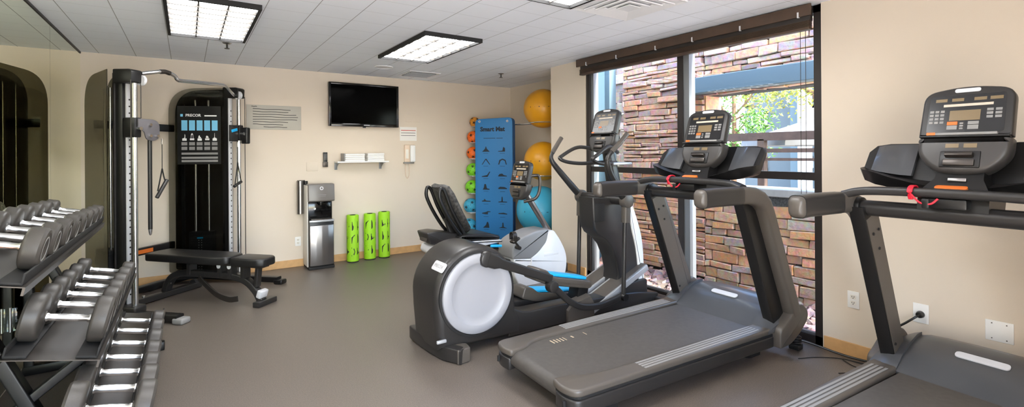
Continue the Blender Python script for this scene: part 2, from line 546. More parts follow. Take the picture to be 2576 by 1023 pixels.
fixture(1.70, 1.385, 'recessed ceiling light cut off by the top edge, beside the square air diffuser', 3, 6)
fixture(-.128, 1.385, 'recessed ceiling light nearer the camera on the mirror side', 3, 8)

dv = thing('air_diffuser', 'large white square ceiling air diffuser with stepped rings', 'vent', (2.625, 2.385, ZC))
dm = MB()
for i, (a, z) in enumerate(((.285, -.004), (.225, -.016), (.165, -.020), (.105, -.022))):
    b_ = a - .042
    rg = [[Vector((sx * q, sy * q, zz)) for sx, sy in ((-1, -1), (1, -1), (1, 1), (-1, 1))] for q, zz in ((a, z - .006), (a, z + .003), (b_, z + .012), (b_, z + .004))]
    dm.loft(rg, False, True)
obj('vane_rings', dm, TILEF, dv, None)
obj('core_plate', MB().bb(-.06, .06, -.06, .06, -.03, -.024, .002), TILEF, dv, None)
obj('backing', MB().bb(-.28, .28, -.28, .28, -.004, 0), TILEF, dv, None)
rv = thing('ceiling_register', 'small slatted ceiling air register near the television', 'vent', (2.565, 6.0, ZC))
rm = MB()
rm.bb(-.215, .215, -.215, -.18, -.008, 0); rm.bb(-.215, .215, .18, .215, -.008, 0); rm.bb(-.215, -.18, -.18, .18, -.008, 0); rm.bb(.18, .215, -.18, .18, -.008, 0)
obj('frame', rm, TILEF, rv, None)
rs = MB()
for i in range(6): rs.box((0, -.15 + i * .06, -.012), (.36, .026, .003), (R(35), 0, 0))
obj('slats', rs, TILEF, rv, None)
obj('backing', MB().bb(-.18, .18, -.18, .18, -.003, 0), MATTE, rv, None)
sk = thing('ceiling_speaker', 'round flush ceiling speaker grille beside the slatted register', 'speaker', (1.99, 5.72, ZC))
obj('grille', MB().lathe([(0, -.006), (.085, -.006), (.098, -.003)], (0, 0, 0), (0, 0, 1), 32), TILEF, sk)
obj('rim', MB().lathe([(.098, -.002), (.100, -.009), (.106, -.008), (.108, 0)], (0, 0, 0), (0, 0, 1), 32), TILEF, sk)
for x, y, l in ((.32, 5.28, 'small ceiling sprinkler behind the light over the bench'), (3.47, 5.39, 'small ceiling sprinkler in front of the ball alcove')):
    t = thing('fire_sprinkler', l, 'sprinkler', (x, y, ZC), 0, 'ceiling sprinklers')
    obj('escutcheon', MB().lathe([(0, -.008), (.028, -.008), (.04, 0)], (0, 0, 0), (0, 0, 1), 20), BRUSH, t)
    obj('stem', MB().cyl((0, 0, -.008), (0, 0, -.05), .008, 10), STEEL, t)
    obj('deflector', MB().cyl((0, 0, -.05), (0, 0, -.054), .022, 14), STEEL, t)

# ---------------------------------------------------------------- outdoors
def stones(mb, x, y0, y1, z0, z1, rng, hmin=.05, hmax=.115, lmin=.13, lmax=.42, flip=False):
    z = z0
    while z < z1 - .012:
        hh = min(rng.uniform(hmin, hmax), z1 - z)
        if z1 - z - hh < hmin * .6: hh = z1 - z
        y = y0 - rng.uniform(0, .2)
        while y < y1:
            L = rng.uniform(lmin, lmax); a, b_ = max(y, y0), min(y + L, y1)
            y += L
            if b_ - a < .03: continue
            pr = rng.uniform(.012, .055)
            g = .007
            tl = rng.uniform(-.012, .012)
            bm_ = bmesh.new()
            bmesh.ops.create_cube(bm_, size=1)
            c = ((x - pr / 2 + .03), (a + b_) / 2, z + hh / 2); d = (pr + .06, b_ - a - g, hh - g)
            for v in bm_.verts:
                v.co = Vector((c[0] + v.co.x * d[0], c[1] + v.co.y * d[1], c[2] + v.co.z * d[2] + v.co.y * tl))
                if v.co.x < x: v.co += Vector((rng.uniform(-.010, .010), rng.uniform(-.005, .005), rng.uniform(-.008, .008)))
            bmesh.ops.bevel(bm_, geom=bm_.edges[:], offset=.007, segments=1, affect='EDGES')
            mb.bm(bm_)
        z += hh
rng = random.Random(3)
sw = thing('stone_wall', 'stacked ledgestone courtyard wall with an opening outside the window', 'wall', (4.8, 2.6, 0))
def off(mb):
    mb.v = [v - sw.location for v in mb.v]; return mb
PO = 3.245
m1 = MB(); stones(m1, 4.8, PO, 4.45, 0, 2.95, rng, .035, .09, .14, .48)
stones(m1, 4.8, .6, PO, 2.02, 2.95, rng, .05, .10, .14, .42)
obj('upper_stonework', off(m1), STONE, sw, 30)
m2 = MB(); stones(m2, 4.8, .6, PO, -.05, .86, rng, .07, .12, .15, .38)
obj('low_stonework', off(m2), STONET, sw, 30)
obj('backing', off(MB().bb(4.83, 5.05, PO, 4.45, -.06, 2.95).bb(4.83, 5.05, .6, PO, -.06, .86).bb(4.83, 5.05, .6, PO, 2.02, 2.95)), MATTE, sw, None)
obj('reveal', off(MB().bb(4.79, 5.08, PO - .012, PO + .02, .86, 2.02)), STONET, sw, None)
obj('granite_band', off(MB().bb(4.77, 5.06, .6, PO - .012, .86, .955)), GRAN, sw, None)
obj('cap', off(MB().bb(4.72, 5.1, .6, PO - .012, .955, 1.03, .008)), CAPM, sw, None)
m3 = MB(); stones(m3, 4.86, 4.46, 5.1, 0, 2.95, rng, .09, .16, .12, .3)
tag(obj('stone_pier', m3, STONEL, None, 30), 'pale grey stone pier strip behind the blue post outside', 'pier')
tag(obj('lintel_beam', MB().bb(4.60, 4.74, .6, 3.41, 2.035, 2.205, .006), BLUEP, smooth=None), 'pale blue timber beam across the opening in the stone wall', 'beam')
tag(obj('pergola_post', MB().bb(4.60, 4.72, 4.52, 4.64, -.06, 3.0, .004), BLUEP, smooth=None), 'pale blue upright post at the left of the stone wall', 'post')
gb = MB()
rng = random.Random(5)
for i in range(520):
    x = rng.uniform(3.95, 4.64); y = rng.uniform(1.2, 4.5)
    b = bmesh.new(); bmesh.ops.create_icosphere(b, subdivisions=1, radius=rng.uniform(.03, .07))
    for v in b.verts: v.co = Vector((v.co.x * 1.2, v.co.y, v.co.z * .7)) * rng.uniform(.75, 1.2)
    gb.bm(b, Matrix.Translation((x, y, -.02 + rng.uniform(-.02, .03))) @ Euler((rng.uniform(0, 6), rng.uniform(-.4, .4), rng.uniform(0, 6))).to_matrix().to_4x4())
o = tag(obj('lava_rock_bed', gb, LAVA, None, 0), 'bed of reddish grey lava rocks between window and stone wall', 'rocks'); o['kind'] = 'stuff'
struct('ground_outside', MB().bb(XW + .11, 4.8, .6, 4.7, -.1, -.045), SOIL)

hs = thing('white_house', 'white and blue grey building seen through the opening in the stone wall', 'building', (16, 8, -.06))
def oh(mb): mb.v = [v - hs.location for v in mb.v]; return mb
obj('wall', oh(MB().bb(16, 16.3, 3, 9.3, -.06, 6.5)), HOUSE, hs, None)
obj('wing_wall', oh(MB().bb(15.2, 16.3, -2, 7.4, -.06, 6.5)), HOUSEB, hs, None)
obj('roof', oh(MB().bb(14.9, 16.6, -2.2, 9.6, 6.5, 6.8)), CAPM, hs, None)
def house_window(px0, px1, py0, py1, X, n=2):
    a = atX(px0, py0, X); b_ = atX(px1, py1, X)
    y0, y1, z0, z1 = b_.y, a.y, b_.z, a.z
    f = MB(); k = .09
    f.bb(X - .06, X, y0, y0 + k, z0, z1); f.bb(X - .06, X, y1 - k, y1, z0, z1); f.bb(X - .06, X, y0, y1, z0, z0 + k); f.bb(X - .06, X, y0, y1, z1 - k, z1)
    for i in range(1, n): yy = y0 + (y1 - y0) * i / n; f.bb(X - .06, X, yy - k / 2, yy + k / 2, z0, z1)
    w_ = obj('window', oh(f), WHITE, hs, None)
    obj('pane', oh(MB().bb(X - .03, X - .01, y0, y1, z0, z1)), DGLASS, w_, None)
house_window(1892, 1932, 283, 320, 16)
house_window(1908, 1932, 395, 430, 16)
house_window(2030, 2062, 265, 305, 15.2)
house_window(2012, 2046, 392, 430, 15.2)
house_window(1872, 1886, 236, 268, 16)
f = MB(); a = atX(2010, 270, 15); b_ = atX(2040, 440, 15); f.bb(14.9, 15.1, b_.y, a.y, -.06, 6.5)
obj('column', oh(f), WHITE, hs, None)

tr = thing('courtyard_tree', 'slender green tree standing behind the opening in the stone wall', 'tree', (10.6, atX(1845, 300, 10.6).y, -.06))
ty = tr.location.y
tk = MB().tube([(0, 0, 0), (.02, .01, 1.2), (.0, -.02, 2.2), (.03, .02, 3.6)], [.07, .06, .05, .03], 10)
for d in ((.0, .55, .5), (.1, -.6, .4), (-.2, .4, .9), (.2, -.4, .8), (0, -.8, 1.1), (.1, .7, 1.3)):
    z = rng.uniform(1.7, 2.3); tk.tube([(0, 0, z), (d[0] * .5, d[1] * .5, z + d[2] * .35), (d[0], d[1], z + d[2])], [.025, .018, .006], 6)
obj('trunk', tk, BARK, tr)
def leaves(n, cen, sz, s, rng, droop=0):
    mb = MB()
    for i in range(n):
        p = Vector([c + rng.gauss(0, q) for c, q in zip(cen, sz)])
        E_ = Euler((rng.uniform(0, 6.28), rng.uniform(-1, 1), rng.uniform(0, 6.28))).to_matrix()
        l, w_ = s * rng.uniform(.7, 1.4), s * .42
        pts = [(0, 0, 0), (l * .5, w_ * .5, .01), (l, 0, 0), (l * .5, -w_ * .5, .01)]
        mb.add([p + E_ @ Vector(q) for q in pts], [[0, 1, 2, 3]])
    return mb
fl = leaves(700, (0, .45, 2.0), (.25, .3, .3), .10, rng)
for c_, q in (((.1, -.35, 1.55), (.2, .25, .12)), ((0, .2, 2.9), (.3, .5, .35)), ((0, -.5, 2.1), (.2, .2, .15)), ((.1, .1, 1.45), (.2, .2, .1))):
    l2 = leaves(380, c_, q, .10, rng); fl.add(l2.v, l2.f)
obj('foliage', fl, LEAF, tr, 0)
wy = atX(1985, 225, 13)
wt = thing('weeping_tree', 'yellow green hanging foliage under the blue beam outside', 'tree', (13, wy.y, -.06))
tw = MB().tube([(0, -.9, 0), (0, -.85, 1.8), (.05, -.6, 2.9), (.1, .2, 3.4)], [.12, .1, .07, .03], 10)
obj('trunk', tw, BARK, wt)
lw = leaves(1300, (0, .3, 3.1), (.5, 1.0, .28), .13, rng)
obj('foliage', lw, LEAFY, wt, 0)

um = atX(2075, 300, 8.5)
pu = thing('patio_umbrella', 'white patio umbrella outside beyond the stone wall', 'umbrella', (8.5, um.y, -.06))
zt_ = um.z + .06
cn = MB()
rg = []
for i, (r_, z) in enumerate(((.02, zt_ + .08), (.6, zt_ - .12), (1.25, zt_ - .33), (1.26, zt_ - .42), (1.22, zt_ - .36), (.6, zt_ - .16))):
    rg.append([Vector((r_ * math.cos(2 * pi * k / 8), r_ * math.sin(2 * pi * k / 8), z)) for k in range(8)])
cn.loft(rg)
obj('canopy', cn, CANV, pu, 20)
obj('pole', MB().cyl((0, 0, .08), (0, 0, zt_), .025, 12), WHITE, pu)
obj('base', MB().cyl((0, 0, 0), (0, 0, .08), .3, 24, bev=.02), CAPM, pu)
fx = 7.2
ra = atX(1820, 343, fx); rb = atX(2090, 340, fx)
fn = thing('timber_railing', 'dark brown timber railing outside behind the stone wall opening', 'railing', (fx, (ra.y + rb.y) / 2, -.06))
y0, y1 = rb.y - ra.y, ra.y - rb.y
y0, y1 = -(ra.y - rb.y) / 2 - .3, (ra.y - rb.y) / 2 + .5
obj('top_rail', MB().bb(-.05, .05, y0, y1, 1.62, 1.74), WOODB, fn, None)
obj('mid_rail', MB().bb(-.03, .03, y0, y1, 1.44, 1.50), WOODB, fn, None)
obj('mid_rail', MB().bb(-.03, .03, y0, y1, 1.32, 1.36), WOODB, fn, None)
for k in range(3): obj('post', MB().bb(-.05, .05, y0 + .25 + k * (y1 - y0 - .5) / 2, y0 + .35 + k * (y1 - y0 - .5) / 2, 0, 1.64), WOODB, fn, None)

# ---------------------------------------------------------------- back wall
def atwall(name, label, catg, x, z, y=YB, group=None): return thing(name, label, catg, (x, y, z), 0, group)
t = atwall('notice_board', 'grey notice panel with black handwritten lines beside the cable machine', 'sign', .888, 1.85)
obj('panel', MB().bb(-.302, .302, -.012, 0, -.147, .147, .002), BOARD, t)
L = MB()
for i, (a, b_) in enumerate(((-.25, -.19), (-.235, .18), (-.235, .155), (-.235, .245), (-.235, .265), (-.235, .255), (-.235, .15), (-.235, .095), (-.12, .14))):
    z = .128 - i * .0305
    L.tube([(a + (b_ - a) * k / 8, -.0128, z + .0025 * math.sin(k * 1.3 + i)) for k in range(9)], sect=[(-.0006, -.0032), (.0006, -.0032), (.0006, .0032), (-.0006, .0032)])
obj('handwriting', L, INKB, t)

t = atwall('television', 'black flat-screen television mounted high on the back wall', 'television', 1.97, 2.045, YB - .003)
obj('wall_bracket', MB().bb(-.2, .2, -.035, 0, -.15, .15).bb(-.15, -.11, -.05, -.03, -.2, .2).bb(.11, .15, -.05, -.03, -.2, .2), MATTE, t, None)
fr = MB().bb(-.463, .463, -.085, -.045, -.283, .283, .006)
h_ = obj('housing', fr, BLACK, t)
bz = MB()
bz.bb(-.463, -.437, -.094, -.084, -.283, .283, .003); bz.bb(.437, .463, -.094, -.084, -.283, .283, .003)
bz.bb(-.437, .437, -.094, -.084, .258, .283, .003); bz.bb(-.437, .437, -.094, -.084, -.283, -.245, .003)
obj('bezel', bz, mat('gloss_bezel', '121212', .12), t)
obj('screen', MB().bb(-.438, .438, -.0875, -.0845, -.246, .259), GLOSSB, t, None)
obj('brand_badge', MB().bb(-.02, .06, -.0955, -.0935, -.269, -.259, .001), LITE, t)
obj('sensor', MB().bb(-.03, .01, -.088, -.07, -.298, -.284, .003), BLACK, t)

tag(obj('blank_plate', MB().bb(-.11, .11, -.006, 0, -.052, .052, .002), WALLM, loc=(2.677, YB, 1.90)), 'cream blank cover plate right of the television', 'plate')
tag(obj('blank_plate', MB().bb(-.068, .068, -.006, 0, -.055, .055, .002), WALLM, loc=(1.318, YB, 1.243)), 'wall-coloured blank cover plate left of the small shelf', 'plate')
t = atwall('paper_notice', 'white paper notice with a red heading above the wall telephone', 'notice', 2.61, 1.68)
obj('sheet', MB().bb(-.125, .125, -.003, 0, -.097, .097), PAPER, t, None)
obj('heading', MB().bb(-.11, .11, -.0038, -.003, .045, .054), INKR, t, None)
L = MB()
for z in (.012, -.022): L.bb(-.11, .105, -.0038, -.003, z - .003, z + .003)
obj('text_lines', L, INKB, t, None)

t = atwall('wall_telephone', 'beige wall telephone with a hanging curled cord', 'telephone', 2.62, 1.40)
obj('base', MB().bb(-.08, .08, -.035, 0, -.12, .125, .012, 3), PHONEM, t)
hd = MB().prism(round_poly([(-.075, -.122), (-.045, -.11), (-.038, 0), (-.045, .11), (-.075, .122), (-.088, .1), (-.088, -.1)], .012), 'x', -.01, .06, .008)
obj('handset', hd, WHITE, t)
obj('keypad', MB().bb(-.066, -.022, -.042, -.034, -.07, .06, .003), CREAM, t)
pts = [(-.06, -.03, -.118), (-.072, -.04, -.2), (-.07, -.045, -.30), (-.045, -.045, -.345), (-.02, -.045, -.30), (-.015, -.04, -.2), (-.02, -.03, -.12)]
obj('cord', MB().tube(cat(pts, 8), .0055, 8), PHONEM, t)
obj('hook_plate', MB().bb(-.09, .06, -.04, 0, -.14, -.12, .003), GREY, t)

t = atwall('wall_thermostat_remote', 'black remote control in a wall cradle left of the small shelf', 'remote', 1.475, 1.332)
obj('body', MB().bb(-.026, .026, -.03, -.008, -.088, .093, .006), BLACK, t)
obj('cradle', MB().bb(-.03, .03, -.034, 0, -.096, -.03, .004), STEEL, t)
K = MB()
for i in range(5):
    for j in range(3): K.bb(-.018 + j * .014, -.010 + j * .014, -.032, -.03, .0 + i * .015, .009 + i * .015, .001)
obj('buttons', K, GREY, t, None)

t = atwall('wall_shelf', 'narrow pale wall shelf on two brackets under the television', 'shelf', 1.92, 1.30)
obj('board', MB().bb(-.335, .335, -.20, 0, -.012, .006, .003), WHITE, t)
for x in (-.31, .28):
    b_ = MB().bb(x - .018, x + .018, -.006, 0, -.105, -.012, .001).bb(x - .018, x + .018, -.16, 0, -.02, -.012, .001)
    b_.prism([(-.006, -.1), (-.006, -.02), (-.14, -.02)], 'x', x - .003, x + .003)
    obj('bracket', b_, ALU, t, None)
for x0_, x1_, hh, l in ((-.24, .02, .098, 'white folded towel stack at the left on the wall shelf'), (.05, .28, .104, 'white folded towel stack at the right on the wall shelf')):
    t = thing('towel_stack', l, 'towels', (1.92, YB, 1.3065), 0, 'towels on the wall shelf')
    n_ = 4
    for i in range(n_):
        q = MB().bb(x0_ + .003 * (i % 2), x1_ - .002 * (i % 3), -.18, -.03, i * hh / n_, (i + 1) * hh / n_ - .001, .009, 3)
        obj('towel', q, WHITE, t)
    if x0_ < 0: obj('end_panel', MB().bb(x0_ - .014, x0_ - .001, -.185, -.025, 0, hh + .004, .002), GREY, t)

def outlet(label, x, z, kind='duplex', axis='back', w_=.07, hh=.115):
    if axis == 'back': t = thing('wall_outlet', label, 'outlet', (x, YB, z))
    else: t = thing('wall_outlet', label, 'outlet', (XW, x, z), -pi / 2)
    obj('cover_plate', MB().bb(-w_ / 2, w_ / 2, -.006, 0, -hh / 2, hh / 2, .003), WHITE, t)
    if kind == 'duplex':
        for s in (-1, 1):
            f = obj('receptacle', MB().prism(round_poly([(-.016, s * .02 - .014), (.016, s * .02 - .014), (.016, s * .02 + .014), (-.016, s * .02 + .014)], .008), 'y', -.009, -.005), CREAM, t)
            obj('slots', MB().bb(-.008, -.005, -.0095, -.009, s * .02 - .003, s * .02 + .007).bb(.005, .008, -.0095, -.009, s * .02 - .003, s * .02 + .007).cyl((0, -.0095, s * .02 - .008), (0, -.0088, s * .02 - .008), .003, 8), BLACK, f, None)
    return t
outlet('white duplex outlet low on the back wall left of the water cooler', 1.145, .314)
outlet('white duplex outlet low on the right wall next to the window', 1.418, .388, 'duplex', 'right')
o1 = outlet('white outlet on the right wall with a black plug in it', 1.055, .395, 'blank', 'right', .078, .118)
o2 = outlet('wide white blank outlet plate low on the right wall', .709, .387, 'blank', 'right', .115, .115)
sc = MB()
for x in (-.03, .03):
    for z in (-.042, .042): sc.cyl((x, -.008, z), (x, -.005, z), .003, 8)
obj('screws', sc, STEEL, o2)
pc = thing('power_plug', 'black power plug and cord in the right wall outlet', 'plug', (XW, 1.055, .39), -pi / 2)
obj('plug_body', MB().cyl((0, -.0065, 0), (0, -.035, 0), .022, 16, .019, .004), BLACK, pc)
obj('cord', MB().tube(cat([(0, -.03, 0), (-.01, -.055, -.01), (-.05, -.075, -.05), (-.12, -.08, -.12), (-.17, -.075, -.22), (-.19, -.07, -.33), (-.18, -.07, -.382)], 6), .0065, 8), BLACK, pc)

# water cooler and cup dispenser
t = thing('water_cooler', 'black and stainless steel water cooler against the back wall', 'water cooler', (1.36, 6.325, 0))
obj('cabinet', MB().bb(-.145, .145, -.145, .15, .025, .60, .012).bb(-.15, .15, -.04, .15, .59, 1.03, .012), BLACK, t)
obj('plinth', MB().bb(-.15, .15, -.15, .15, 0, .035, .006), MATTE, t)
obj('side_panel', MB().bb(-.158, -.146, -.10, .15, .03, 1.02, .004), CREAM, t)
dr = round_poly([(-.14, -.145), (-.14, -.158), (-.07, -.172), (0, -.176), (.07, -.172), (.14, -.158), (.14, -.145)], .01)
obj('door', MB().prism(dr, 'z', .05, .535, .004), BRUSH, t)
hdm = MB().prism(round_poly([(-.145, .82), (-.168, .83), (-.15, 1.035), (-.03, 1.04), (-.03, .82)], .012), 'x', -.152, .152, .008)
hd = obj('head', hdm, mat('smoke_grey_plastic', '6f6a66', .3), t)
obj('emblem', MB().lathe([(.012, 0), (.017, .0008), (.022, 0)], (0, -.1555, .985), (0, -1, .09), 20), LITE, hd)
obj('dispense_icons', MB().bb(-.05, .05, -.1655, -.158, .90, .908).bb(-.045, .045, -.167, -.158, .885, .889), GREY, hd)
obj('spout', MB().cyl((0, -.10, .80), (0, -.10, .825), .03, 14).cyl((0, -.1, .775), (0, -.1, .80), .012, 12), BLACK, t)
obj('recess_panel', MB().bb(-.135, .135, -.05, -.038, .62, .81, .003), mat('gloss_black', '0d0d0e', .1), t)
obj('button', MB().cyl((-.06, -.05, .73), (-.06, -.054, .73), .014, 16), WHITE, t)
obj('trim_band', MB().prism([(p[0] * 1.03, p[1] - .002) for p in dr], 'z', .575, .60, .004), SILVER, t)
obj('drip_tray', MB().bb(-.12, .12, -.155, -.05, .60, .612, .003), STEEL, t)
t = thing('cup_dispenser', 'tall silver and black cup dispenser on the wall beside the water cooler', 'dispenser', (1.185, YB, .866))
obj('bracket', MB().bb(-.045, .045, -.012, 0, -.21, .21, .003), BLACK, t)
obj('tube', MB().cyl((-.02, -.055, -.205), (-.02, -.055, .205), .04, 20), BRUSH, t)
obj('tube', MB().cyl((.045, -.05, -.205), (.045, -.05, .2), .026, 18), BLACK, t)

# foam rollers
def figure(k):
    """small pictograms of exercising bodies, as polygons in a unit box"""
    F = [
        [[(-.45, -.4), (.45, -.4), (.25, -.15), (.08, .1), (.04, .35), (-.04, .35), (-.08, .1), (-.25, -.15)], 'h0.48'],
        [[(-.5, -.4), (.3, -.4), (.3, .1), (.12, .3), (.05, .1), (.0, -.25), (-.5, -.32)], 'h0.45'],
        [[(-.5, -.42), (-.4, -.42), (-.02, .28), (.4, -.42), (.5, -.42), (.06, .42), (-.06, .42)], ''],
        [[(-.5, -.42), (-.38, -.42), (-.22, .1), (.0, .26), (.26, .1), (.38, -.42), (.5, -.42), (.36, .24), (0, .45), (-.36, .24)], ''],
        [[(-.5, -.38), (.18, -.38), (.32, -.05), (.5, .38), (.4, .4), (.12, -.1), (-.5, -.28)], ''],
        [[(-.5, -.3), (.5, -.3), (.5, -.2), (.15, -.1), (-.05, .12), (-.35, .05), (-.5, -.18)], ''],
        [[(-.4, -.4), (.4, -.4), (.4, -.28), (.1, -.2), (-.02, .42), (-.2, .42), (-.26, -.05)], ''],
        [[(-.5, -.28), (.5, -.28), (.5, -.16), (.2, .02), (-.3, .06), (-.5, -.12)], ''],
        [[(-.5, -.3), (.5, -.3), (.5, -.18), (.0, -.14), (-.2, .12), (-.3, -.12), (-.5, -.18)], ''],
        [[(-.5, -.36), (.5, -.36), (.5, -.26), (.02, -.22), (-.02, .45), (-.12, .45), (-.16, -.2), (-.5, -.26)], ''],
        [[(-.5, -.2), (-.1, -.3), (.2, -.3), (.2, .0), (.5, .06), (.5, .14), (.16, .16), (-.02, .05), (-.5, -.1)], ''],
        [[(-.5, -.2), (.5, -.26), (.5, -.14), (.1, .0), (-.5, -.08)], ''],
        [[(-.4, -.42), (.35, -.42), (.3, .1), (.2, .45), (.08, .45), (-.05, .0)], ''],
        [[(-.5, -.4), (.5, -.4), (.12, -.2), (.06, .4), (-.06, .4), (-.1, -.2)], ''],
    ]
    return F[k % len(F)][0]
for i, (x, y, l, hh) in enumerate(((1.785, 6.365, 'lime green foam roller nearest the water cooler', .61), (2.015, 6.385, 'lime green foam roller in the middle of the three', .61), (2.212, 6.39, 'lime green foam roller farthest from the water cooler', .62))):
    t = thing('foam_roller', l, 'foam roller', (x, y, 0), 0, 'lime foam rollers')
    r_ = .076
    obj('foam', MB().lathe([(.036, .012), (r_ - .008, .008), (r_, .018), (r_, hh - .01), (r_ - .006, hh - .002), (.036, hh - .004), (.036, .012)], (0, 0, 0), (0, 0, 1), 40), LIME, t)
    obj('core', MB().lathe([(.03, 0), (r_ - .004, 0), (r_ - .006, .014), (.036, .02), (.036, hh), (.03, hh), (.03, 0)], (0, 0, 0), (0, 0, 1), 28), MATTE, t)
    p = MB()
    for c in range(4):
        for rr in range(3):
            po = figure(c * 3 + rr + i * 2)
            th = -pi / 2 + (-.95 + .95 * c) + i * .35 - .2
            z0 = .14 + rr * .165
            sub = []
            n_ = len(po)
            vs = [((r_ + .0009) * math.cos(th + q[1] * .7), (r_ + .0009) * math.sin(th + q[1] * .7), z0 + q[0] * .115) for q in po]
            p.add(vs, [list(range(n_))])
    obj('pictograms', p, INKB, t, 0)

# ---------------------------------------------------------------- cable machine
MX, MY = .03, 5.675
cm = thing('cable_machine', 'tall black dual cable machine with smoked shrouds in the far left corner', 'exercise machine', (MX, MY, 0), -pi / 4)
for s in (-1, 1):
    tw = 'upright'
    obj('upright', MB().bb(-.14, -.065, s * .59 - .033, s * .59 + .033, .06, 2.12, .006), BLACK, cm)
    st = MB().bb(-.066, -.048, s * .575 - .022, s * .575 + .022, .12, 2.02, .003)
    rail = obj('hole_rail', st, LITE, cm)
    hl = MB()
    for k in range(30): hl.cyl((-.048, s * .575, .2 + k * .058), (-.0465, s * .575, .2 + k * .058), .0075, 8)
    obj('adjuster_holes', hl, BLACK, rail, None)
    obj('guide_rod', MB().cyl((.03, s * .597, .07), (.03, s * .597, 2.06), .021, 18), CHROME, cm)
    cap = MB().prism(round_poly([(-.13, 2.02), (.06, 2.02), (.065, 2.12), (.04, 2.135), (-.13, 2.14)], .012), 'y', s * .60 - .052, s * .60 + .052, .006)
    cp = obj('top_cap', cap, BLACK, cm)
    obj('pulley', MB().lathe([(0, 0), (.045, 0), (.045, .006), (.038, .012), (.045, .018), (.045, .024), (0, .024)], (.05, s * .56, 2.05), (0, 1, 0), 20), LITE, cp)
    # base leg along x
    obj('base_leg', MB().tube([(-.6, s * .62, .045), (.50, s * .62, .045)], sect=rrect(.075, .06, .012)), BLACK, cm)
    obj('foot_cap', MB().bb(.46, .565, s * .62 - .048, s * .62 + .048, 0, .05, .016, 3), GREY if s < 0 else BLACK, cm)
    obj('rod_base', MB().bb(-.15, .09, s * .60 - .06, s * .60 + .06, .05, .12, .02, 3), CHAR, cm)
    # shroud panels and weight stack
    a0, a1 = Vector((-.13, s * .605)), Vector((-.63, s * .40))
    dv_ = (a1 - a0).normalized(); nv = Vector((-dv_.y, dv_.x)) * s
    Lp = (a1 - a0).length
    out = round_poly([(0, .14), (Lp, .14), (Lp, 2.11), (0, 2.135)], [0, .03, .26, 0], 10)
    def plate(off_, th, poly):
        mb = MB()
        ring = []
        for w_ in (off_ - th / 2, off_ + th / 2):
            ring.append([Vector((*(a0 + dv_ * u + nv * w_), z)) for u, z in poly])
        return mb.loft(ring)
    outer_w, inner_w = (.075, -.075)
    if s < 0:
        obj('outer_shroud', plate(-.075, .006, out), SMOKE, cm, None)
        obj('inner_shroud', plate(.075, .006, out), SMOKED, cm, None)
    else:
        obj('outer_shroud', plate(-.075, .006, out), SMOKED, cm, None)
        obj('inner_shroud', plate(.075, .006, out), SMOKEI, cm, None)
    fr_ = MB()
    def bar(u0, u1, z0, z1, w0, w1):
        ring = []
        for w_ in (w0, w1): ring.append([Vector((*(a0 + dv_ * u + nv * w_), z)) for u, z in ((u0, z0), (u1, z0), (u1, z1), (u0, z1))])
        fr_.loft(ring)
    bar(0, .03, .08, 2.11, -.03, .03)
    bar(0, Lp - .03, .06, .14, -.06, .06)
    if s > 0: bar(Lp - .10, Lp - .07, .14, 1.96, -.065, -.04); bar(.05, Lp - .25, 2.06, 2.10, -.06, .06)
    obj('stack_frame', fr_, BLACK, cm, None)
    ws = MB(); pn = MB()
    for k in range(16):
        ring = []
        z0 = .15 + k * .026
        for w_ in (-.055, .055): ring.append([Vector((*(a0 + dv_ * u + nv * w_), z)) for u, z in ((.13, z0), (.36, z0), (.36, z0 + .0245), (.13, z0 + .0245))])
        ws.loft(ring)
    stk = obj('weight_stack', ws, MATTE, cm, None)
    hm = MB()
    for k in range(14):
        for u in (.235, .262):
            z0 = .163 + k * .026
            q = Vector((*(a0 + dv_ * u + nv * .0555), z0)); hm.cyl(q, q + Vector((*(nv * .001), 0)), .0045, 8)
    obj('plate_marks', hm, LITE, stk, None)
    q = Vector((*(a0 + dv_ * .25 + nv * .056), .50))
    obj('selector_pin', MB().box(q, (.06, .012, .018), (0, 0, math.atan2(dv_.y, dv_.x)), .005), CYAN, stk)
    gr = MB()
    for u in (.18, .31):
        p_ = a0 + dv_ * u; gr.cyl((p_.x, p_.y, .15), (p_.x, p_.y, 2.0), .011, 12)
    obj('stack_rods', gr, CHROME, cm)
    # carriage
    zc = 1.63
    cr = obj('carriage', MB().bb(-.055, .065, s * .597 - .034, s * .597 + .034, zc - .075, zc + .095, .01), BLACK, cm)
    obj('lock_knob', MB().cyl((.066, s * .597, zc + .0), (.10, s * .597, zc), .016, 14), CHROME, cr)
    if s < 0:
        pl = round_poly([(-.605, 1.715), (-.45, 1.715), (-.405, 1.68), (-.405, 1.56), (-.45, 1.525), (-.53, 1.535), (-.55, 1.61), (-.605, 1.62)], [.01, .05, .03, .05, .05, .03, .02, .01], 6)
        obj('swivel_plate', MB().prism(pl, 'x', .066, .08, .003), mat('plate_grey', '5d5a5d', .4), cm)
        bo = MB()
        for y, z in ((-.50, 1.668), (-.50, 1.572), (-.43, 1.572)): bo.cyl((.08, y, z), (.095, y, z), .014, 6)
        obj('bolts', bo, CHROME, cm)
    else:
        obj('swivel_plate', MB().bb(.045, .06, .44, .555, 1.545, 1.72, .003), CHAR, cm)
        obj('pulley_arm', MB().bb(.05, .13, .60, .66, 1.52, 1.70, .015, 3), BLACK, cm)
        obj('grip_label', MB().box((.0615, .50, 1.665), (.004, .085, .03), (R(15), 0, 0), .001), CYAN, cm)
    # cables
    obj('cable', MB().cyl((.055, s * .56, 2.04), (.055, s * .56, zc + .09), .004, 8).cyl((.06, s * .655, 2.04), (.06, s * .655, .12), .004, 8), STEEL, cm)
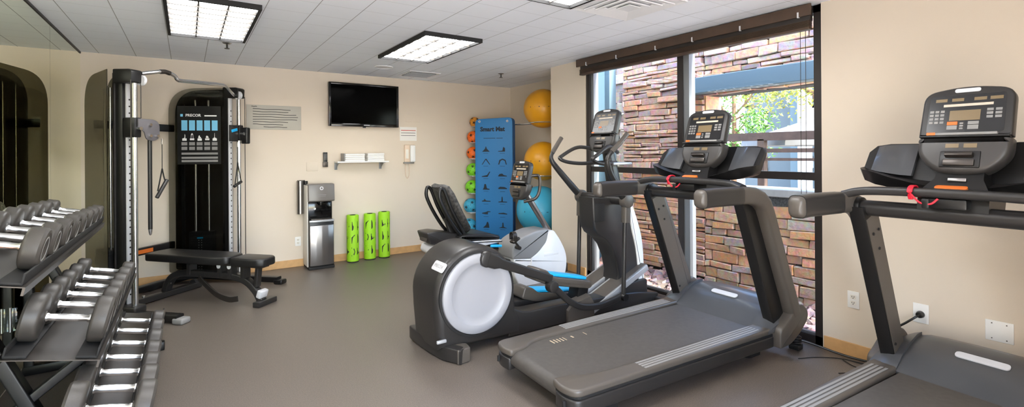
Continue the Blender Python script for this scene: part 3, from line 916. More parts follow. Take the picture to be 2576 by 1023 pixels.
# instruction placard inside the right-hand shroud
a0, a1 = Vector((-.13, .605)), Vector((-.63, .40))
dv_ = (a1 - a0).normalized(); nv = Vector((-dv_.y, dv_.x))
TP = Matrix(((dv_.x * -1, 0, nv.x, a0.x + nv.x * .0785), (dv_.y * -1, 0, nv.y, a0.y + nv.y * .0785), (0, 1, 0, 0), (0, 0, 0, 1)))
pk = obj('instruction_placard', MB(TP).bb(-.455, -.03, 1.30, 1.93, -.0005, .0008), mat('placard_black', '101010', .4), cm, None)
bl_p, wh_p, gr_p = MB(TP), MB(TP), MB(TP)
for i in range(5):
    x = -.415 + i * .074
    bl_p.bb(x, x + .058, 1.665, 1.775, .0008, .0014)
    wh_p.add([(x + .004 + .058 * q[0] * .45 + .025, 1.605 + q[1] * .075, .0014) for q in figure(i * 2 + 1)], [list(range(len(figure(i * 2 + 1))))])
    wh_p.bb(x + .008, x + .05, 1.555 + .006 * (i % 2), 1.580, .0008, .0014)
    gr_p.bb(x, x + .056, 1.505, 1.540, .0008, .0014); gr_p.bb(x, x + .056, 1.455, 1.490, .0008, .0014)
for z in (1.405, 1.36, 1.325): gr_p.bb(-.415, -.06, z, z + .022, .0008, .0014)
wh_p.bb(-.19, -.07, 1.818, 1.832, .0008, .0014)
bl_p.bb(-.425, -.40, 1.815, 1.842, .0008, .0014)
obj('picture_panels', bl_p, mat('sky_blue_print', '7cc4e6', .4), pk, None)
obj('white_prints', wh_p, WHITE, pk, None)
obj('grey_text', gr_p, GREY, pk, None)
text('header_lettering', 'PRECOR', .040, WHITE, pk, TP @ Matrix.Translation((-.30, 1.828, .0012)), .0003, bold=.0012)
bar_ = [(.0, -.56, 2.10), (.05, -.43, 2.140), (.065, -.34, 2.158), (.07, -.27, 2.145), (.07, -.232, 2.128), (.07, -.215, 2.108), (.07, -.18, 2.100), (.07, 0, 2.112), (.07, .18, 2.122), (.07, .26, 2.128), (.065, .36, 2.125), (.05, .44, 2.09), (.03, .52, 2.06), (0, .585, 2.035)]
obj('pull_up_bar', MB().tube(cat(bar_, 5), .0175, 12), CHROME, cm)
obj('pull_up_grip', MB().tube([(.06, -.38, 2.152), (.066, -.335, 2.159), (.069, -.29, 2.151)], .021, 12), STEEL, cm)
for z in (1.69, .43):
    c_ = MB().tube([(-.625, -.40, z), (-.625, .40, z)], sect=rrect(.05, .075, .01))
    obj('cross_member', c_, BLACK, cm)
    if z < 1: obj('warning_label', MB().bb(-.5995, -.598, -.05, .14, z - .02, z + .02), ORANGE, cm, None)
obj('rear_base', MB().tube([(-.6, -.62, .045), (-.64, -.2, .045), (-.64, .2, .045), (-.6, .62, .045)], sect=rrect(.08, .06, .012)), BLACK, cm)
obj('rear_foot', MB().bb(-.71, -.60, .10, .28, 0, .06, .02, 3).bb(-.71, -.60, -.28, -.1, 0, .06, .02, 3), BLACK, cm)

def mach(x, y, z):
    c = math.cos(-pi / 4); s_ = math.sin(-pi / 4)
    return (MX + c * x - s_ * y, MY + s_ * x + c * y, z)
t = thing('lat_bar', 'straight black bar with a chrome tip hanging from the left cable carriage', 'bar', mach(.05, -.475, 1.55), -pi / 4)
obj('shaft', MB().cyl((0, 0, -.80), (0, 0, 0), .0165, 14), BLACK, t)
obj('tip', MB().lathe([(0, -.855), (.008, -.85), (.012, -.835), (.0165, -.80), (0, -.80)], (0, 0, 0), (0, 0, 1), 14), CHROME, t)
def handle(label, loc, tilt, strap, drop):
    t = thing('stirrup_attachment', label, 'cable attachment', loc, -pi / 4, 'hanging cable attachments')
    obj('strap', MB().cyl((0, 0, drop), (0, 0, strap + .01), .003, 8).tube(cat([(0, 0, strap + .02), (0, -.02, strap * .55), (0, -.045, -.02)], 5), sect=[(-.006, -.0015), (.006, -.0015), (.006, .0015), (-.006, .0015)], upv=(1, 0, 0)).tube(cat([(0, 0, strap + .02), (0, .022, strap * .55), (0, .045, .035)], 5), sect=[(-.006, -.0015), (.006, -.0015), (.006, .0015), (-.006, .0015)], upv=(1, 0, 0)), MATTE, t)
    a = Vector((0, -.055, -.06 * tilt)); b_ = Vector((0, .05, .06 * tilt))
    obj('grip', MB().cyl(a, b_, .016, 14, bev=.003), CHAR, t)
    obj('snap_hook', MB().cyl((0, 0, drop), (0, 0, drop + .05), .006, 8), CHROME, t)
handle('black cable handle with grip hanging beside the left carriage bar', mach(.07, -.375, 1.10), 1.3, .16, .40)
handle('black cable handle hanging from the right-hand cable carriage', mach(.10, .50, 1.085), .4, .22, .40)

# ---------------------------------------------------------------- weight bench
bn = thing('weight_bench', 'black padded adjustable weight bench in front of the cable machine', 'bench', (-.351, 5.865, 0), math.atan2(-.746, .666))
hw = .14
bp = round_poly([(0, .0), (.80, -.005), (.94, .04), (.945, .24), (.80, .285), (.0, .28), (-.015, .14)], [.03, .05, .05, .05, .05, .03, .02], 4)
obj('back_pad', MB().prism(bp, 'z', .375, .45, .016, 3), VINYL, bn)
sp = round_poly([(.965, .03), (1.26, .02), (1.325, .07), (1.325, .21), (1.26, .26), (.965, .25)], .03, 4)
obj('seat_pad', MB().prism(sp, 'z', .37, .445, .016, 3), VINYL, bn)
obj('pad_plate', MB().bb(.06, .92, .09, .19, .355, .376).bb(.98, 1.27, .09, .19, .35, .371), STEEL, bn, None)
path = cat([(.10, .14, .04), (.14, .14, .14), (.22, .14, .22), (.36, .14, .25), (.62, .14, .255), (.90, .14, .25), (1.06, .14, .215), (1.17, .14, .13), (1.23, .14, .04)], 6)
obj('arched_frame', MB().tube(path, sect=rrect(.07, .06, .012)), CHAR, bn)
obj('rear_foot', MB().tube([(.12, -.22, .035), (.12, .50, .035)], sect=rrect(.075, .055, .01)), CHAR, bn)
obj('front_foot', MB().bb(1.215, 1.29, .04, .27, 0, .05, .008), CHAR, bn)
obj('foot_pad', MB().box((1.235, .14, .105), (.05, .1, .075), (0, R(18), 0), .012, 3), LITE, bn)
for u in (.42, .78, .90, 1.05):
    po_ = obj('pad_post', MB().bb(u - .022, u + .022, .10, .18, .24, .36, .004), CHAR, bn)
    if u in (.78, .90): obj('pivot_cap', MB().cyl((u, .096, .345), (u, .10, .345), .022, 16), WHITE, po_)
obj('pad_post', MB().tube([(1.18, .14, .17), (1.20, .14, .36)], sect=rrect(.06, .035, .008)), CHAR, bn)
obj('adjuster_arc', MB().tube(cat([(.55, .10, .22), (.66, .08, .16), (.80, .06, .09), (.95, .04, .06), (1.06, .03, .075)], 6), sect=rrect(.016, .05, .004)), STEEL, bn)
wh = MB().cyl((.10, .44, .05), (.10, .48, .05), .045, 18, bev=.006).cyl((.10, -.20, .05), (.10, -.165, .05), .04, 18, bev=.006)
obj('wheel', wh, MATTE, bn)
obj('bolt', MB().cyl((.20, .104, .15), (.20, .096, .15), .012, 10).cyl((.12, -.1, .065), (.12, -.1, .078), .014, 10), CHROME, bn)

# ---------------------------------------------------------------- dumbbell rack and dumbbells
TILT = R(13)
RK = Vector((-.5, 3.55, 0))
rk = thing('dumbbell_rack', 'black three-tier dumbbell rack along the mirror wall', 'rack', RK)
ct, st_ = math.cos(TILT), math.sin(TILT)
TIERS = [(-.31, .205, 'bottom'), (-.48, .545, 'middle'), (-.665, .945, 'top')]
Y0, Y1 = 2.70, 4.62
for X, Z, nm in TIERS:
    y0 = {'bottom': 2.30, 'middle': 2.76, 'top': 2.52}[nm]
    T = Matrix.Translation((X - RK.x, 0, Z)) @ Matrix.Rotation(TILT, 4, 'Y')
    sh = MB(T)
    sh.bb(-.165, .165, y0 - RK.y, Y1 - RK.y, -.004, 0, 0)
    sh.bb(.157, .165, y0 - RK.y, Y1 - RK.y, -.032, -.003); sh.bb(-.165, -.157, y0 - RK.y, Y1 - RK.y, -.032, -.003)
    sf = obj('shelf', sh, STEEL, rk, None)
    for s in (-1, 1):
        sd = MB(T)
        xc = s * .115
        sd.bb(xc - .037, xc + .037, y0 - RK.y + .015, Y1 - RK.y - .01, .0005, .012, .003)
        sd.bb(xc + s * .034 - .004, xc + s * .034 + .004, y0 - RK.y + .015, Y1 - RK.y - .01, .006, .046, .002)
        obj('saddle_rail', sd, MATTE, sf)
    if nm == 'top':
        obj('warning_sticker', MB(T).bb(-.05, .01, y0 - RK.y + .10, y0 - RK.y + .16, .0002, .001), ORANGE, sf, None)
for yy in (2.98, 4.30):
    y = yy - RK.y
    b_ = MB()
    b_.tube([(-.16 - .13, y, .04), (-.345, y, .98)], sect=rrect(.07, .05, .008), upv=(0, 1, 0))
    obj('upright', MB().tube([(.02, y, .03), (-.33, y, .90)], sect=rrect(.05, .075, .008), upv=(0, 1, 0)), BLACK, rk)
    obj('rear_post', MB().tube([(-.345, y, .03), (-.345, y, .93)], sect=rrect(.05, .05, .008), upv=(0, 1, 0)), BLACK, rk)
    obj('base_foot', MB().bb(-.375, .36, y - .03, y + .03, 0, .06, .008), BLACK, rk)
    br = MB()
    for X, Z, nm in TIERS:
        br.tube([(X - RK.x - .16, y, Z - .005 + .16 * st_ - .03), (X - RK.x + .14, y, Z - .035 - .14 * st_)], sect=rrect(.04, .05, .006), upv=(0, 1, 0))
    obj('shelf_bracket', br, BLACK, rk)
    obj('brace', MB().tube([(-.33, y, .12), (.10, y, .47)], sect=rrect(.04, .05, .006), upv=(0, 1, 0)), BLACK, rk)

def make_dumbbell(Rh):
    t = thing('dumbbell', 'x', 'dumbbell', (0, 0, 0))
    hl = .078
    prof = [(0, -hl), (.0185, -hl), (.0185, -hl + .006), (.0145, -hl + .012), (.0165, -.03), (.0172, 0), (.0165, .03), (.0145, hl - .012), (.0185, hl - .006), (.0185, hl), (0, hl)]
    obj('handle', MB().lathe(prof, (0, 0, 0), (1, 0, 0), 18), CHROME, t)
    for s in (-1, 1):
        tk = .074
        p = [(0, 0), (.024, 0), (.026, .004), (Rh - .012, .006), (Rh - .003, .012), (Rh, .02), (Rh, tk - .012), (Rh - .008, tk - .002), (Rh - .02, tk), (Rh - .024, tk - .003), (0, tk - .003)]
        h_ = obj('head', MB().lathe(p, (s * hl, 0, 0), (s, 0, 0), 30), RUBBER, t)
        obj('end_ring', MB().lathe([(Rh * .5, tk - .004), (Rh * .52, tk - .0015), (Rh * .58, tk - .0015), (Rh * .6, tk - .004)], (s * hl, 0, 0), (s, 0, 0), 24), GREY, h_)
    return t
def place_row(tier, ys, radii):
    X, Z, nm = TIERS[tier]
    n = len(ys)
    for i, (y, Rh) in enumerate(zip(ys, radii)):
        d = make_dumbbell(Rh)
        hh = Rh + .0125
        d.location = (X + st_ * hh, y, Z + ct * hh)
        d.rotation_euler = (0, TILT, 0)
        which = 'farthest' if i == n - 1 else ORD[i]
        d['label'] = f'black round-head dumbbell with a chrome handle, {which} on the {nm} tier of the rack'
        d['group'] = f'dumbbells on the {nm} tier'
place_row(0, [2.66, 2.895, 3.12, 3.35, 3.60, 3.86, 4.11], [.112, .104, .096, .09, .085, .08, .074])
place_row(1, [2.975, 3.235, 3.47, 3.705, 3.96, 4.235], [.104, .096, .09, .084, .078, .070])
place_row(2, [2.78, 3.02, 3.28, 3.52, 3.75, 3.99, 4.23, 4.45], [.088, .084, .080, .078, .074, .070, .066, .062])
t = thing('acrylic_holder', 'clear acrylic and chrome holder fixed low on the mirror behind the rack', 'holder', (XL, 4.037, .43))
obj('plate', MB().bb(.0005, .05, -.004, .004, -.07, .07, .002), ACRYL, t)
obj('tube', MB().cyl((.018, 0, -.072), (.018, 0, .072), .008, 12), CHROME, t)

# ---------------------------------------------------------------- consoles shared by the machines
def console(t, top, tilt, sc=1.0, lanyard=False, y0=0.0):
    """top = (x, z) of the upper edge; the face looks towards -x and leans back by tilt"""
    s_, c_ = math.sin(tilt), math.cos(tilt)
    Mx = Matrix(((0, s_, -c_, top[0]), (-1, 0, 0, y0), (0, c_, s_, top[1]), (0, 0, 0, 1))) @ Matrix.Scale(sc, 4)
    up_ = round_poly([(-.172, -.245), (.172, -.245), (.169, -.01), (0, .02), (-.169, -.01)], [.004, .004, .055, .3, .055], 6)
    body = MB(Mx).prism(up_, 'z', -.05, 0, .010, 3)
    c = obj('console', body, CHAR, t)
    low = round_poly([(-.172, -.252), (-.172, -.34), (-.10, -.425), (0, -.438), (.10, -.425), (.172, -.34), (.172, -.252)], [.004, .10, .09, .1, .09, .10, .004], 6)
    obj('lower_housing', MB(Mx).prism(low, 'z', -.085, .004, .026, 4), mat('console_charcoal', '3b3836', .36), c)
    obj('seam_shelf', MB(Mx).bb(-.165, .165, -.252, -.244, -.02, .012, .002), BLACK, c)
    obj('panel_sheet', MB(Mx).prism(round_poly([(-.143, -.226), (.143, -.226), (.14, -.032), (-.14, -.032)], .014), 'z', 0, .0015), PANELM, c, None)
    obj('logo_plate', MB(Mx).prism(round_poly([(-.048, -.019), (.048, -.019), (.048, .001), (-.048, .001)], .0098), 'z', 0, .002), LITE, c, None)
    lc = MB(Mx)
    lc.bb(-.058, .056, -.165, -.113, .0015, .0025)
    for x in (-.118, -.055, .028, .085): lc.bb(x, x + .045, -.065, -.049, .0015, .0025)
    lc.bb(-.058, -.008, -.306, -.285, .005, .0062); lc.bb(.010, .058, -.306, -.285, .005, .0062)
    obj('readout', lc, LCD, c, None)
    obj('label_strip', MB(Mx).bb(-.085, .098, -.092, -.079, .0015, .0025), LCDL, c, None)
    k = MB(Mx)
    for i in range(4):
        for j in range(3): k.bb(-.136 + j * .021, -.120 + j * .021, -.122 - i * .019, -.109 - i * .019, .0015, .0035, .0008, 1)
    for i in range(3):
        for j in range(2): k.bb(.078 + j * .030, .101 + j * .030, -.122 - i * .018, -.109 - i * .018, .0015, .0035, .0008, 1)
    for i in range(3): k.bb(-.016, -.002, -.185 - i * .013, -.176 - i * .013, .0015, .0035, .0008, 1)
    k.bb(-.064, -.024, -.212, -.190, .0015, .0035, .0008, 1); k.bb(.014, .054, -.212, -.190, .0015, .0035, .0008, 1); k.bb(.014, .054, -.187, -.171, .0015, .003, .0008, 1)
    obj('keypad', k, GREY, c, None)
    obj('orange_key', MB(Mx).bb(-.064, -.024, -.188, -.170, .0015, .0035, .0008, 1), ORANGE, c, None)
    lg = obj('reading_ledge', MB(Mx).bb(-.135, .125, -.243, -.230, -.002, .016, .003), GREY, c)
    obj('ledge_label', MB(Mx).bb(-.135, -.10, -.243, -.229, .0155, .0168, .0004, 1), ORANGE, c, None)
    cr = MB(Mx)
    cr.bb(-.075, .075, -.405, -.322, -.004, .010, .006); 
    obj('device_recess', cr, BLACK, c)
    obj('device_cradle', MB(Mx).box((0, -.345, .016), (.105, .020, .03), (R(-20), 0, 0), .004).bb(-.058, .058, -.398, -.366, .004, .022, .005), STEEL, c)
    return Mx

# ---------------------------------------------------------------- treadmill
def make_treadmill(loc, rz, label):
    t = thing('treadmill', label, 'treadmill', loc, rz, 'treadmills')
    for s in (1, -1):
        o_ = [(.02, .205), (.0, .30), (.03, .392), (1.72, .438), (1.72, .31), (.30, .285), (.20, .262), (.13, .215)]
        po = [(x, s * y) for x, y in round_poly(o_, [.02, .06, .07, .01, .01, .06, .05, .04], 5)]
        obj('side_rail', MB().prism(po, 'z', .175, .215, .014, 4), TAUPE, t)
        pi_ = [(x, s * y) for x, y in round_poly([(.03, .21), (.02, .30), (.05, .380), (1.72, .425), (1.72, .31), (.3, .285)], [.02, .06, .05, .01, .01, .01], 4)]
        obj('rail_gap', MB().prism(pi_, 'z', .155, .18, 0), MATTE, t, None)
        ps = [(x, s * y) for x, y in round_poly([(.02, .225), (.008, .31), (.035, .390), (1.70, .434), (1.70, .31), (.3, .285)], [.02, .06, .06, .01, .01, .01], 4)]
        obj('side_skirt', MB().prism(ps, 'z', .085, .16, .010, 3), CHAR, t)
        rib = MB()
        for i in range(4):
            y = .312 + i * .022
            rib.prism([(.52, s * (y)), (.52, s * (y + .013)), (1.58, s * (y + .025)), (1.58, s * (y + .012))], 'z', .2145, .2170)
        obj('foot_strips', rib, GREY, t, None)
        obj('end_slot', MB().bb(-.004, .012, s * .325 - .006, s * .325 + .006, .115, .15, .002), MATTE, t, None)
        ub = MB().prism(round_poly([(1.70, .088), (1.82, .088), (1.96, .155), (2.045, .225), (2.045, .29), (1.98, .34), (1.90, .34), (1.80, .262), (1.70, .214)], [.01, .06, .08, .05, .05, .03, .04, .08, .03], 5), 'y', s * .405, s * .482, .012, 3)
        obj('upright_base', ub, TAUPE, t)
        bm_ = MB().prism([(1.37, 1.10), (1.525, 1.10), (1.865, .22), (1.725, .22)], 'y', s * .348, s * .42, .005)
        u_ = obj('upright', bm_, BLACK, t)
        ax = Vector((1.4475 - 1.795, 0, 1.10 - .22)).normalized(); px_ = Vector((ax.z, 0, -ax.x))
        q0 = Vector((1.795, s * .3468, .22)); 
        sp_ = MB().loft([[q0 + ax * a + px_ * b_ + Vector((0, w_, 0)) for a, b_ in ((.06, -.058), (.06, .056), (.90, .062), (.90, -.064))] for w_ in (-.002, .002)])
        obj('lit_side_face', sp_, TAUPE, u_, None)  # inner face of the beam coloured lighter, standing in for light on it
        bo = MB()
        for a, b_ in ((.80, .03), (.80, -.03), (.70, .0), (.12, -.04)): 
            q = q0 + ax * a + px_ * b_; bo.cyl(q + Vector((0, .0, 0)), q + Vector((0, -s * .007, 0)), .008, 8)
        obj('bolts', bo, MATTE, u_)
        hp = [(.905, 1.122), (.915, 1.122), (.935, 1.123), (1.0, 1.126), (1.2, 1.125), (1.36, 1.122)]
        arc = [(1.44, 1.115), (1.51, 1.09), (1.56, 1.05), (1.593, .99), (1.628, .91), (1.772, .58), (1.885, .33), (1.905, .28)]
        pts = [(x, s * .442, z) for x, z in hp + arc]
        scl = [.55, .82, .97, 1, 1, 1] + [1.0, 1.02, 1.04, 1.04, 1.04, 1.04, 1.04, 1.0]
        obj('handrail', MB().tube(pts, sect=rrect(.112, .085, .032, 4), upv=(0, 1, 0), scale=scl), TAUPE, t)
        obj('grip_sleeve', MB().tube([(.935, s * .442, 1.123), (1.0, s * .442, 1.126), (1.2, s * .442, 1.125), (1.30, s * .442, 1.1235)], sect=rrect(.116, .089, .034, 4), upv=(0, 1, 0)), CHAR, t)
        # accessory tray wing
        sec = [(.06, ((1.47, 1.215), (1.50, 1.19), (1.62, 1.195), (1.70, 1.425), (1.67, 1.43), (1.58, 1.235), (1.50, 1.225))),
               (.16, ((1.45, 1.235), (1.49, 1.195), (1.62, 1.20), (1.72, 1.43), (1.69, 1.435), (1.57, 1.245), (1.49, 1.24))),
               (.26, ((1.44, 1.262), (1.48, 1.205), (1.62, 1.21), (1.72, 1.43), (1.69, 1.435), (1.56, 1.26), (1.48, 1.262))),
               (.34, ((1.445, 1.288), (1.485, 1.22), (1.62, 1.225), (1.71, 1.43), (1.67, 1.435), (1.55, 1.28), (1.49, 1.288))),
               (.395, ((1.465, 1.300), (1.50, 1.24), (1.61, 1.245), (1.69, 1.42), (1.65, 1.425), (1.55, 1.295), (1.50, 1.30))),
               (.422, ((1.51, 1.305), (1.53, 1.275), (1.59, 1.278), (1.65, 1.385), (1.62, 1.39), (1.56, 1.31), (1.53, 1.308)))]
        w_ = MB().loft([[Vector((x, s * y, z)) for x, z in q] for y, q in sec])
        wg = obj('accessory_tray', w_, BLACK, t, 50)
        pn = [(.205, ((1.548, 1.268), (1.655, 1.43))), (.25, ((1.530, 1.272), (1.640, 1.43))), (.30, ((1.520, 1.280), (1.628, 1.43))), (.35, ((1.525, 1.288), (1.632, 1.428))), (.385, ((1.545, 1.296), (1.645, 1.422)))]
        rg = [[Vector((a[0], s * y, a[1])), Vector((b_[0], s * y, b_[1])), Vector((b_[0] + .02, s * y, b_[1] - .002)), Vector((a[0] + .02, s * y, a[1] - .002))] for y, (a, b_) in pn]
        obj('bottle_guard', MB().loft(rg), HOODM, wg, 60)
    # belt
    arc = [(.078 - .049 * math.sin(a), .149 + .049 * math.cos(a)) for a in [i * pi / 10 for i in range(11)]]
    obj('belt', MB().prism([(1.72, .198)] + arc + [(1.72, .10)], 'y', -.29, .29, 0), BELTM, t)
    mk = MB()
    for x, w_, hh in ((.33, .010, .05), (.355, .010, .05), (.38, .008, .045), (.405, .008, .05), (.43, .006, .05), (.49, .012, .03), (.60, .006, .04)): mk.bb(x, x + w_, .215 - hh / 2, .215 + hh / 2, .1982, .1990)
    obj('belt_marking', mk, mat('cream_print', 'b9a88f', .6), t, None)
    obj('underframe', MB().bb(.10, 1.75, -.30, .30, .065, .11).bb(.25, .34, -.36, .36, .02, .09).bb(1.55, 1.66, -.36, .36, .02, .09), MATTE, t, None)
    ft = MB()
    for x in (.295, 1.605):
        for y in (-.3, .3): ft.cyl((x, y, 0), (x, y, .025), .035, 14)
    obj('levelling_feet', ft, MATTE, t)
    # motor hood
    prof = [(1.625, .198), (1.66, .222), (1.72, .268), (1.79, .308), (1.87, .336), (1.94, .346), (2.0, .337), (2.04, .30), (2.055, .235), (1.97, .14), (1.85, .09), (1.625, .09)]
    rg = []
    for y, k in ((-.402, .30), (-.395, .46), (-.37, .66), (-.33, .85), (-.28, .96), (-.2, 1), (-.1, 1.02), (0, 1.03), (.1, 1.02), (.2, 1), (.28, .96), (.33, .85), (.37, .66), (.395, .46), (.402, .30)):
        rg.append([Vector((x + (1 - k) * .03, y, .198 + (z - .198) * k if z > .198 else z)) for x, z in prof])
    obj('motor_hood', MB().loft(rg), HOODM, t, 50)
    for s in (1, -1):
        cs = MB()
        rg = []
        for y, k in ((.31, .90), (.345, .80), (.38, .66), (.412, .50), (.44, .36)):
            rg.append([Vector((x, s * y, .2 + (z - .2) * k + .004)) for x, z in ((1.63, .2), (1.70, .262), (1.79, .322), (1.90, .36), (1.96, .36), (1.96, .30), (1.63, .15))])
        obj('hood_shoulder', cs.loft(rg), SILVER if 0 else HOODM, t, 50)
    pl = round_poly([(-.022, -.105), (.022, -.105), (.022, .105), (-.022, .105)], .02, 5)
    Tm = Matrix.Translation((1.81, 0.01, .3255)) @ Matrix.Rotation(R(-22), 4, 'Y')
    obj('hood_badge', MB(Tm).prism(pl, 'z', -.004, .0025), LITE, t)
    # bars, neck
    obj('cross_bar', MB().cyl((1.44, -.42, 1.095), (1.44, .42, 1.095), .041, 20), CHAR, t)
    for s in (-1, 1): obj('bar_collar', MB().cyl((1.44, s * .375, 1.095), (1.44, s * .41, 1.095), .056, 20, bev=.008), BLACK, t)
    bp_ = cat([(1.36, -.43, 1.165), (1.365, -.35, 1.188), (1.37, -.2, 1.196), (1.37, 0, 1.198), (1.37, .2, 1.196), (1.365, .35, 1.188), (1.36, .43, 1.165)], 5)
    obj('console_bar', MB().tube(bp_, sect=rrect(.075, .042, .018, 4)), CHAR, t)
    obj('sensor_box', MB().bb(1.36, 1.43, -.07, .09, 1.125, 1.175, .010), BLACK, t)
    nk = MB().loft([[Vector((x0_, -w_, z)), Vector((x1_, -w_, z)), Vector((x1_, w_, z)), Vector((x0_, w_, z))] for z, x0_, x1_, w_ in ((1.09, 1.40, 1.60, .13), (1.20, 1.42, 1.64, .13), (1.26, 1.49, 1.64, .09), (1.40, 1.57, 1.68, .08))])
    obj('console_neck', nk, BLACK, t)
    obj('neck_badge', MB().box((1.478, 0, 1.258), (.012, .07, .018), (0, R(20), 0), .004), BRUSH, t)
    obj('stop_button', MB(Matrix.Translation((1.405, .0, 1.222)) @ Matrix.Rotation(R(-25), 4, 'Y')).prism(round_poly([(-.016, -.06), (.016, -.06), (.016, .06), (-.016, .06)], .014), 'z', -.008, .006, .002), ORANGE, t)
    console(t, (1.622, 1.70), R(18), lanyard=True)
    k_ = obj('safety_clip', MB().tube(cat([(1.328, .125, 1.165), (1.322, .128, 1.20), (1.345, .13, 1.224), (1.385, .13, 1.226), (1.408, .128, 1.20), (1.408, .125, 1.17)], 4), sect=rrect(.022, .007, .003)), RED, t)
    obj('lanyard', MB().tube(cat([(1.322, .122, 1.19), (1.318, .10, 1.165), (1.318, .08, 1.15), (1.318, .045, 1.15), (1.322, .02, 1.175)], 5), .0045, 8), RED, t)
    obj('safety_key', MB().box((1.322, .066, 1.15), (.018, .03, .045), (0, 0, 0), .006), BLACK, t)
    return t
make_treadmill((1.5751, 2.1952, 0), -.0367, 'charcoal treadmill standing in front of the window')
make_treadmill((1.5498, .8148, 0), -.0692, 'charcoal treadmill nearest the right edge, in front of the blank cream wall')

t = thing('power_cable', 'black treadmill power cable running along the floor under the window corner', 'cable', (3.585, 1.615, 0))
pts = [(-.16, .16, .05), (-.08, .12, .10), (-.03, .12, .075), (.03, .02, .055), (.09, -.12, .02), (.115, -.25, .012), (.11, -.36, .03), (.11, -.50, .09), (.12, -.58, .16)]
obj('cord', MB().tube(cat(pts, 6), .0075, 8), BLACK, t)
cl_ = MB()
for i in range(4):
    cl_.tube([(-.02 + .032 * math.cos(a) , .105 + .045 * math.sin(a), .045 + i * .016 + .006 * math.sin(2 * a)) for a in [k * 2 * pi / 16 for k in range(16)]], .0065, 6, closed=True)
obj('coil', cl_, BLACK, t)
obj('connector', MB().bb(-.05, .02, .06, .13, 0, .04, .008).cyl((-.02, .10, .035), (-.02, .10, .10), .016, 12), MATTE, t)
obj('thin_wire', MB().tube(cat([(-.2, -.25, .004), (-.05, -.33, .004), (.0, -.24, .004), (.06, -.18, .004), (.08, -.42, .004)], 6), .0025, 6).tube(cat([(-.18, .0, .004), (-.06, -.06, .004), (.05, -.16, .004), (.09, -.3, .004)], 6), .0025, 6), MATTE, t)

# ---------------------------------------------------------------- elliptical
E0 = Vector((1.45, 3.15, 0))
el = thing('elliptical_trainer', 'black elliptical trainer with a white flywheel disc and cyan pedals', 'elliptical', E0)
def eo(name, mb, m, par=None, smooth=38):
    mb.v = [v - E0 for v in mb.v]; return obj(name, mb, m, par or el, smooth)
cxx, czz, RR = 1.685, .425, .325
arc = [(cxx + RR * math.cos(a), czz + RR * math.sin(a)) for a in [R(-5 + i * 185 / 24) for i in range(25)]]
prof = arc + [(1.365, .30), (1.385, .075), (2.06, .05), (2.06, .19), (2.02, .24)]
eo('rear_housing', MB().prism(prof, 'y', 2.935, 3.365, .055, 5), CHAR)
for s, Y in ((-1, 2.935), (1, 3.365)):
    dp = [(0, .010), (.16, .010), (.20, .012), (.212, .022), (.222, .026), (.262, .024), (.276, .016), (.28, .0), (.28, -.03), (0, -.03)]
    d_ = eo('flywheel_disc', MB().lathe(dp, (1.685, Y, .42), (0, s, 0), 56), DISCM)
    eo('disc_ring', MB().lathe([(.282, -.02), (.282, .008), (.298, .006), (.30, -.02)], (1.685, Y, .42), (0, s, 0), 48), MATTE, d_)
for Y0_, Y1_ in ((2.945, 3.09), (3.21, 3.355)):
    eo('base_spine', MB().prism(round_poly([(1.95, .05), (3.60, .03), (3.62, .10), (3.3, .155), (2.5, .20), (2.12, .205), (2.02, .235), (1.95, .30)], [.01, .02, .02, .2, .2, .08, .05, .01], 5), 'y', Y0_, Y1_, .012, 3), CHAR)
eo('center_deck', MB().bb(2.0, 3.3, 3.08, 3.22, .05, .13, .01), MATTE)
fp = cat([(1.52, 2.845, .05), (1.455, 2.97, .055), (1.425, 3.15, .06), (1.415, 3.38, .06), (1.42, 3.44, .06)], 6)
eo('rear_foot', MB().tube(fp, sect=rrect(.075, .095, .012)), CHAR)
eo('foot_wedge', MB().prism(round_poly([(1.475, 2.835), (1.575, 2.845), (1.59, 2.93), (1.47, 3.02)], .015), 'z', .0, .098, .010, 3), TAUPE)
eo('housing_clip', MB().box((1.40, 2.93, .145), (.07, .02, .022), None, .006), SILVER)
# name plate on the rear shoulder
a_ = R(142)
Tp = Matrix.Translation((cxx + (RR + .001) * math.cos(a_), 3.02, czz + (RR + .001) * math.sin(a_))) @ Matrix.Rotation(-a_ + pi / 2, 4, 'Y')
pl = round_poly([(-.035, -.085), (.035, -.085), (.035, .085), (-.035, .085)], .02)
np_ = eo('name_plate', MB(Tp).prism(pl, 'z', -.006, .003, .002), LITE)
text('lettering', 'PRECOR', .034, GREY, np_, Matrix.Translation(-E0) @ Tp @ Matrix.Translation((0, 0, .0032)) @ Matrix.Rotation(-pi / 2, 4, 'Z'), .0004)
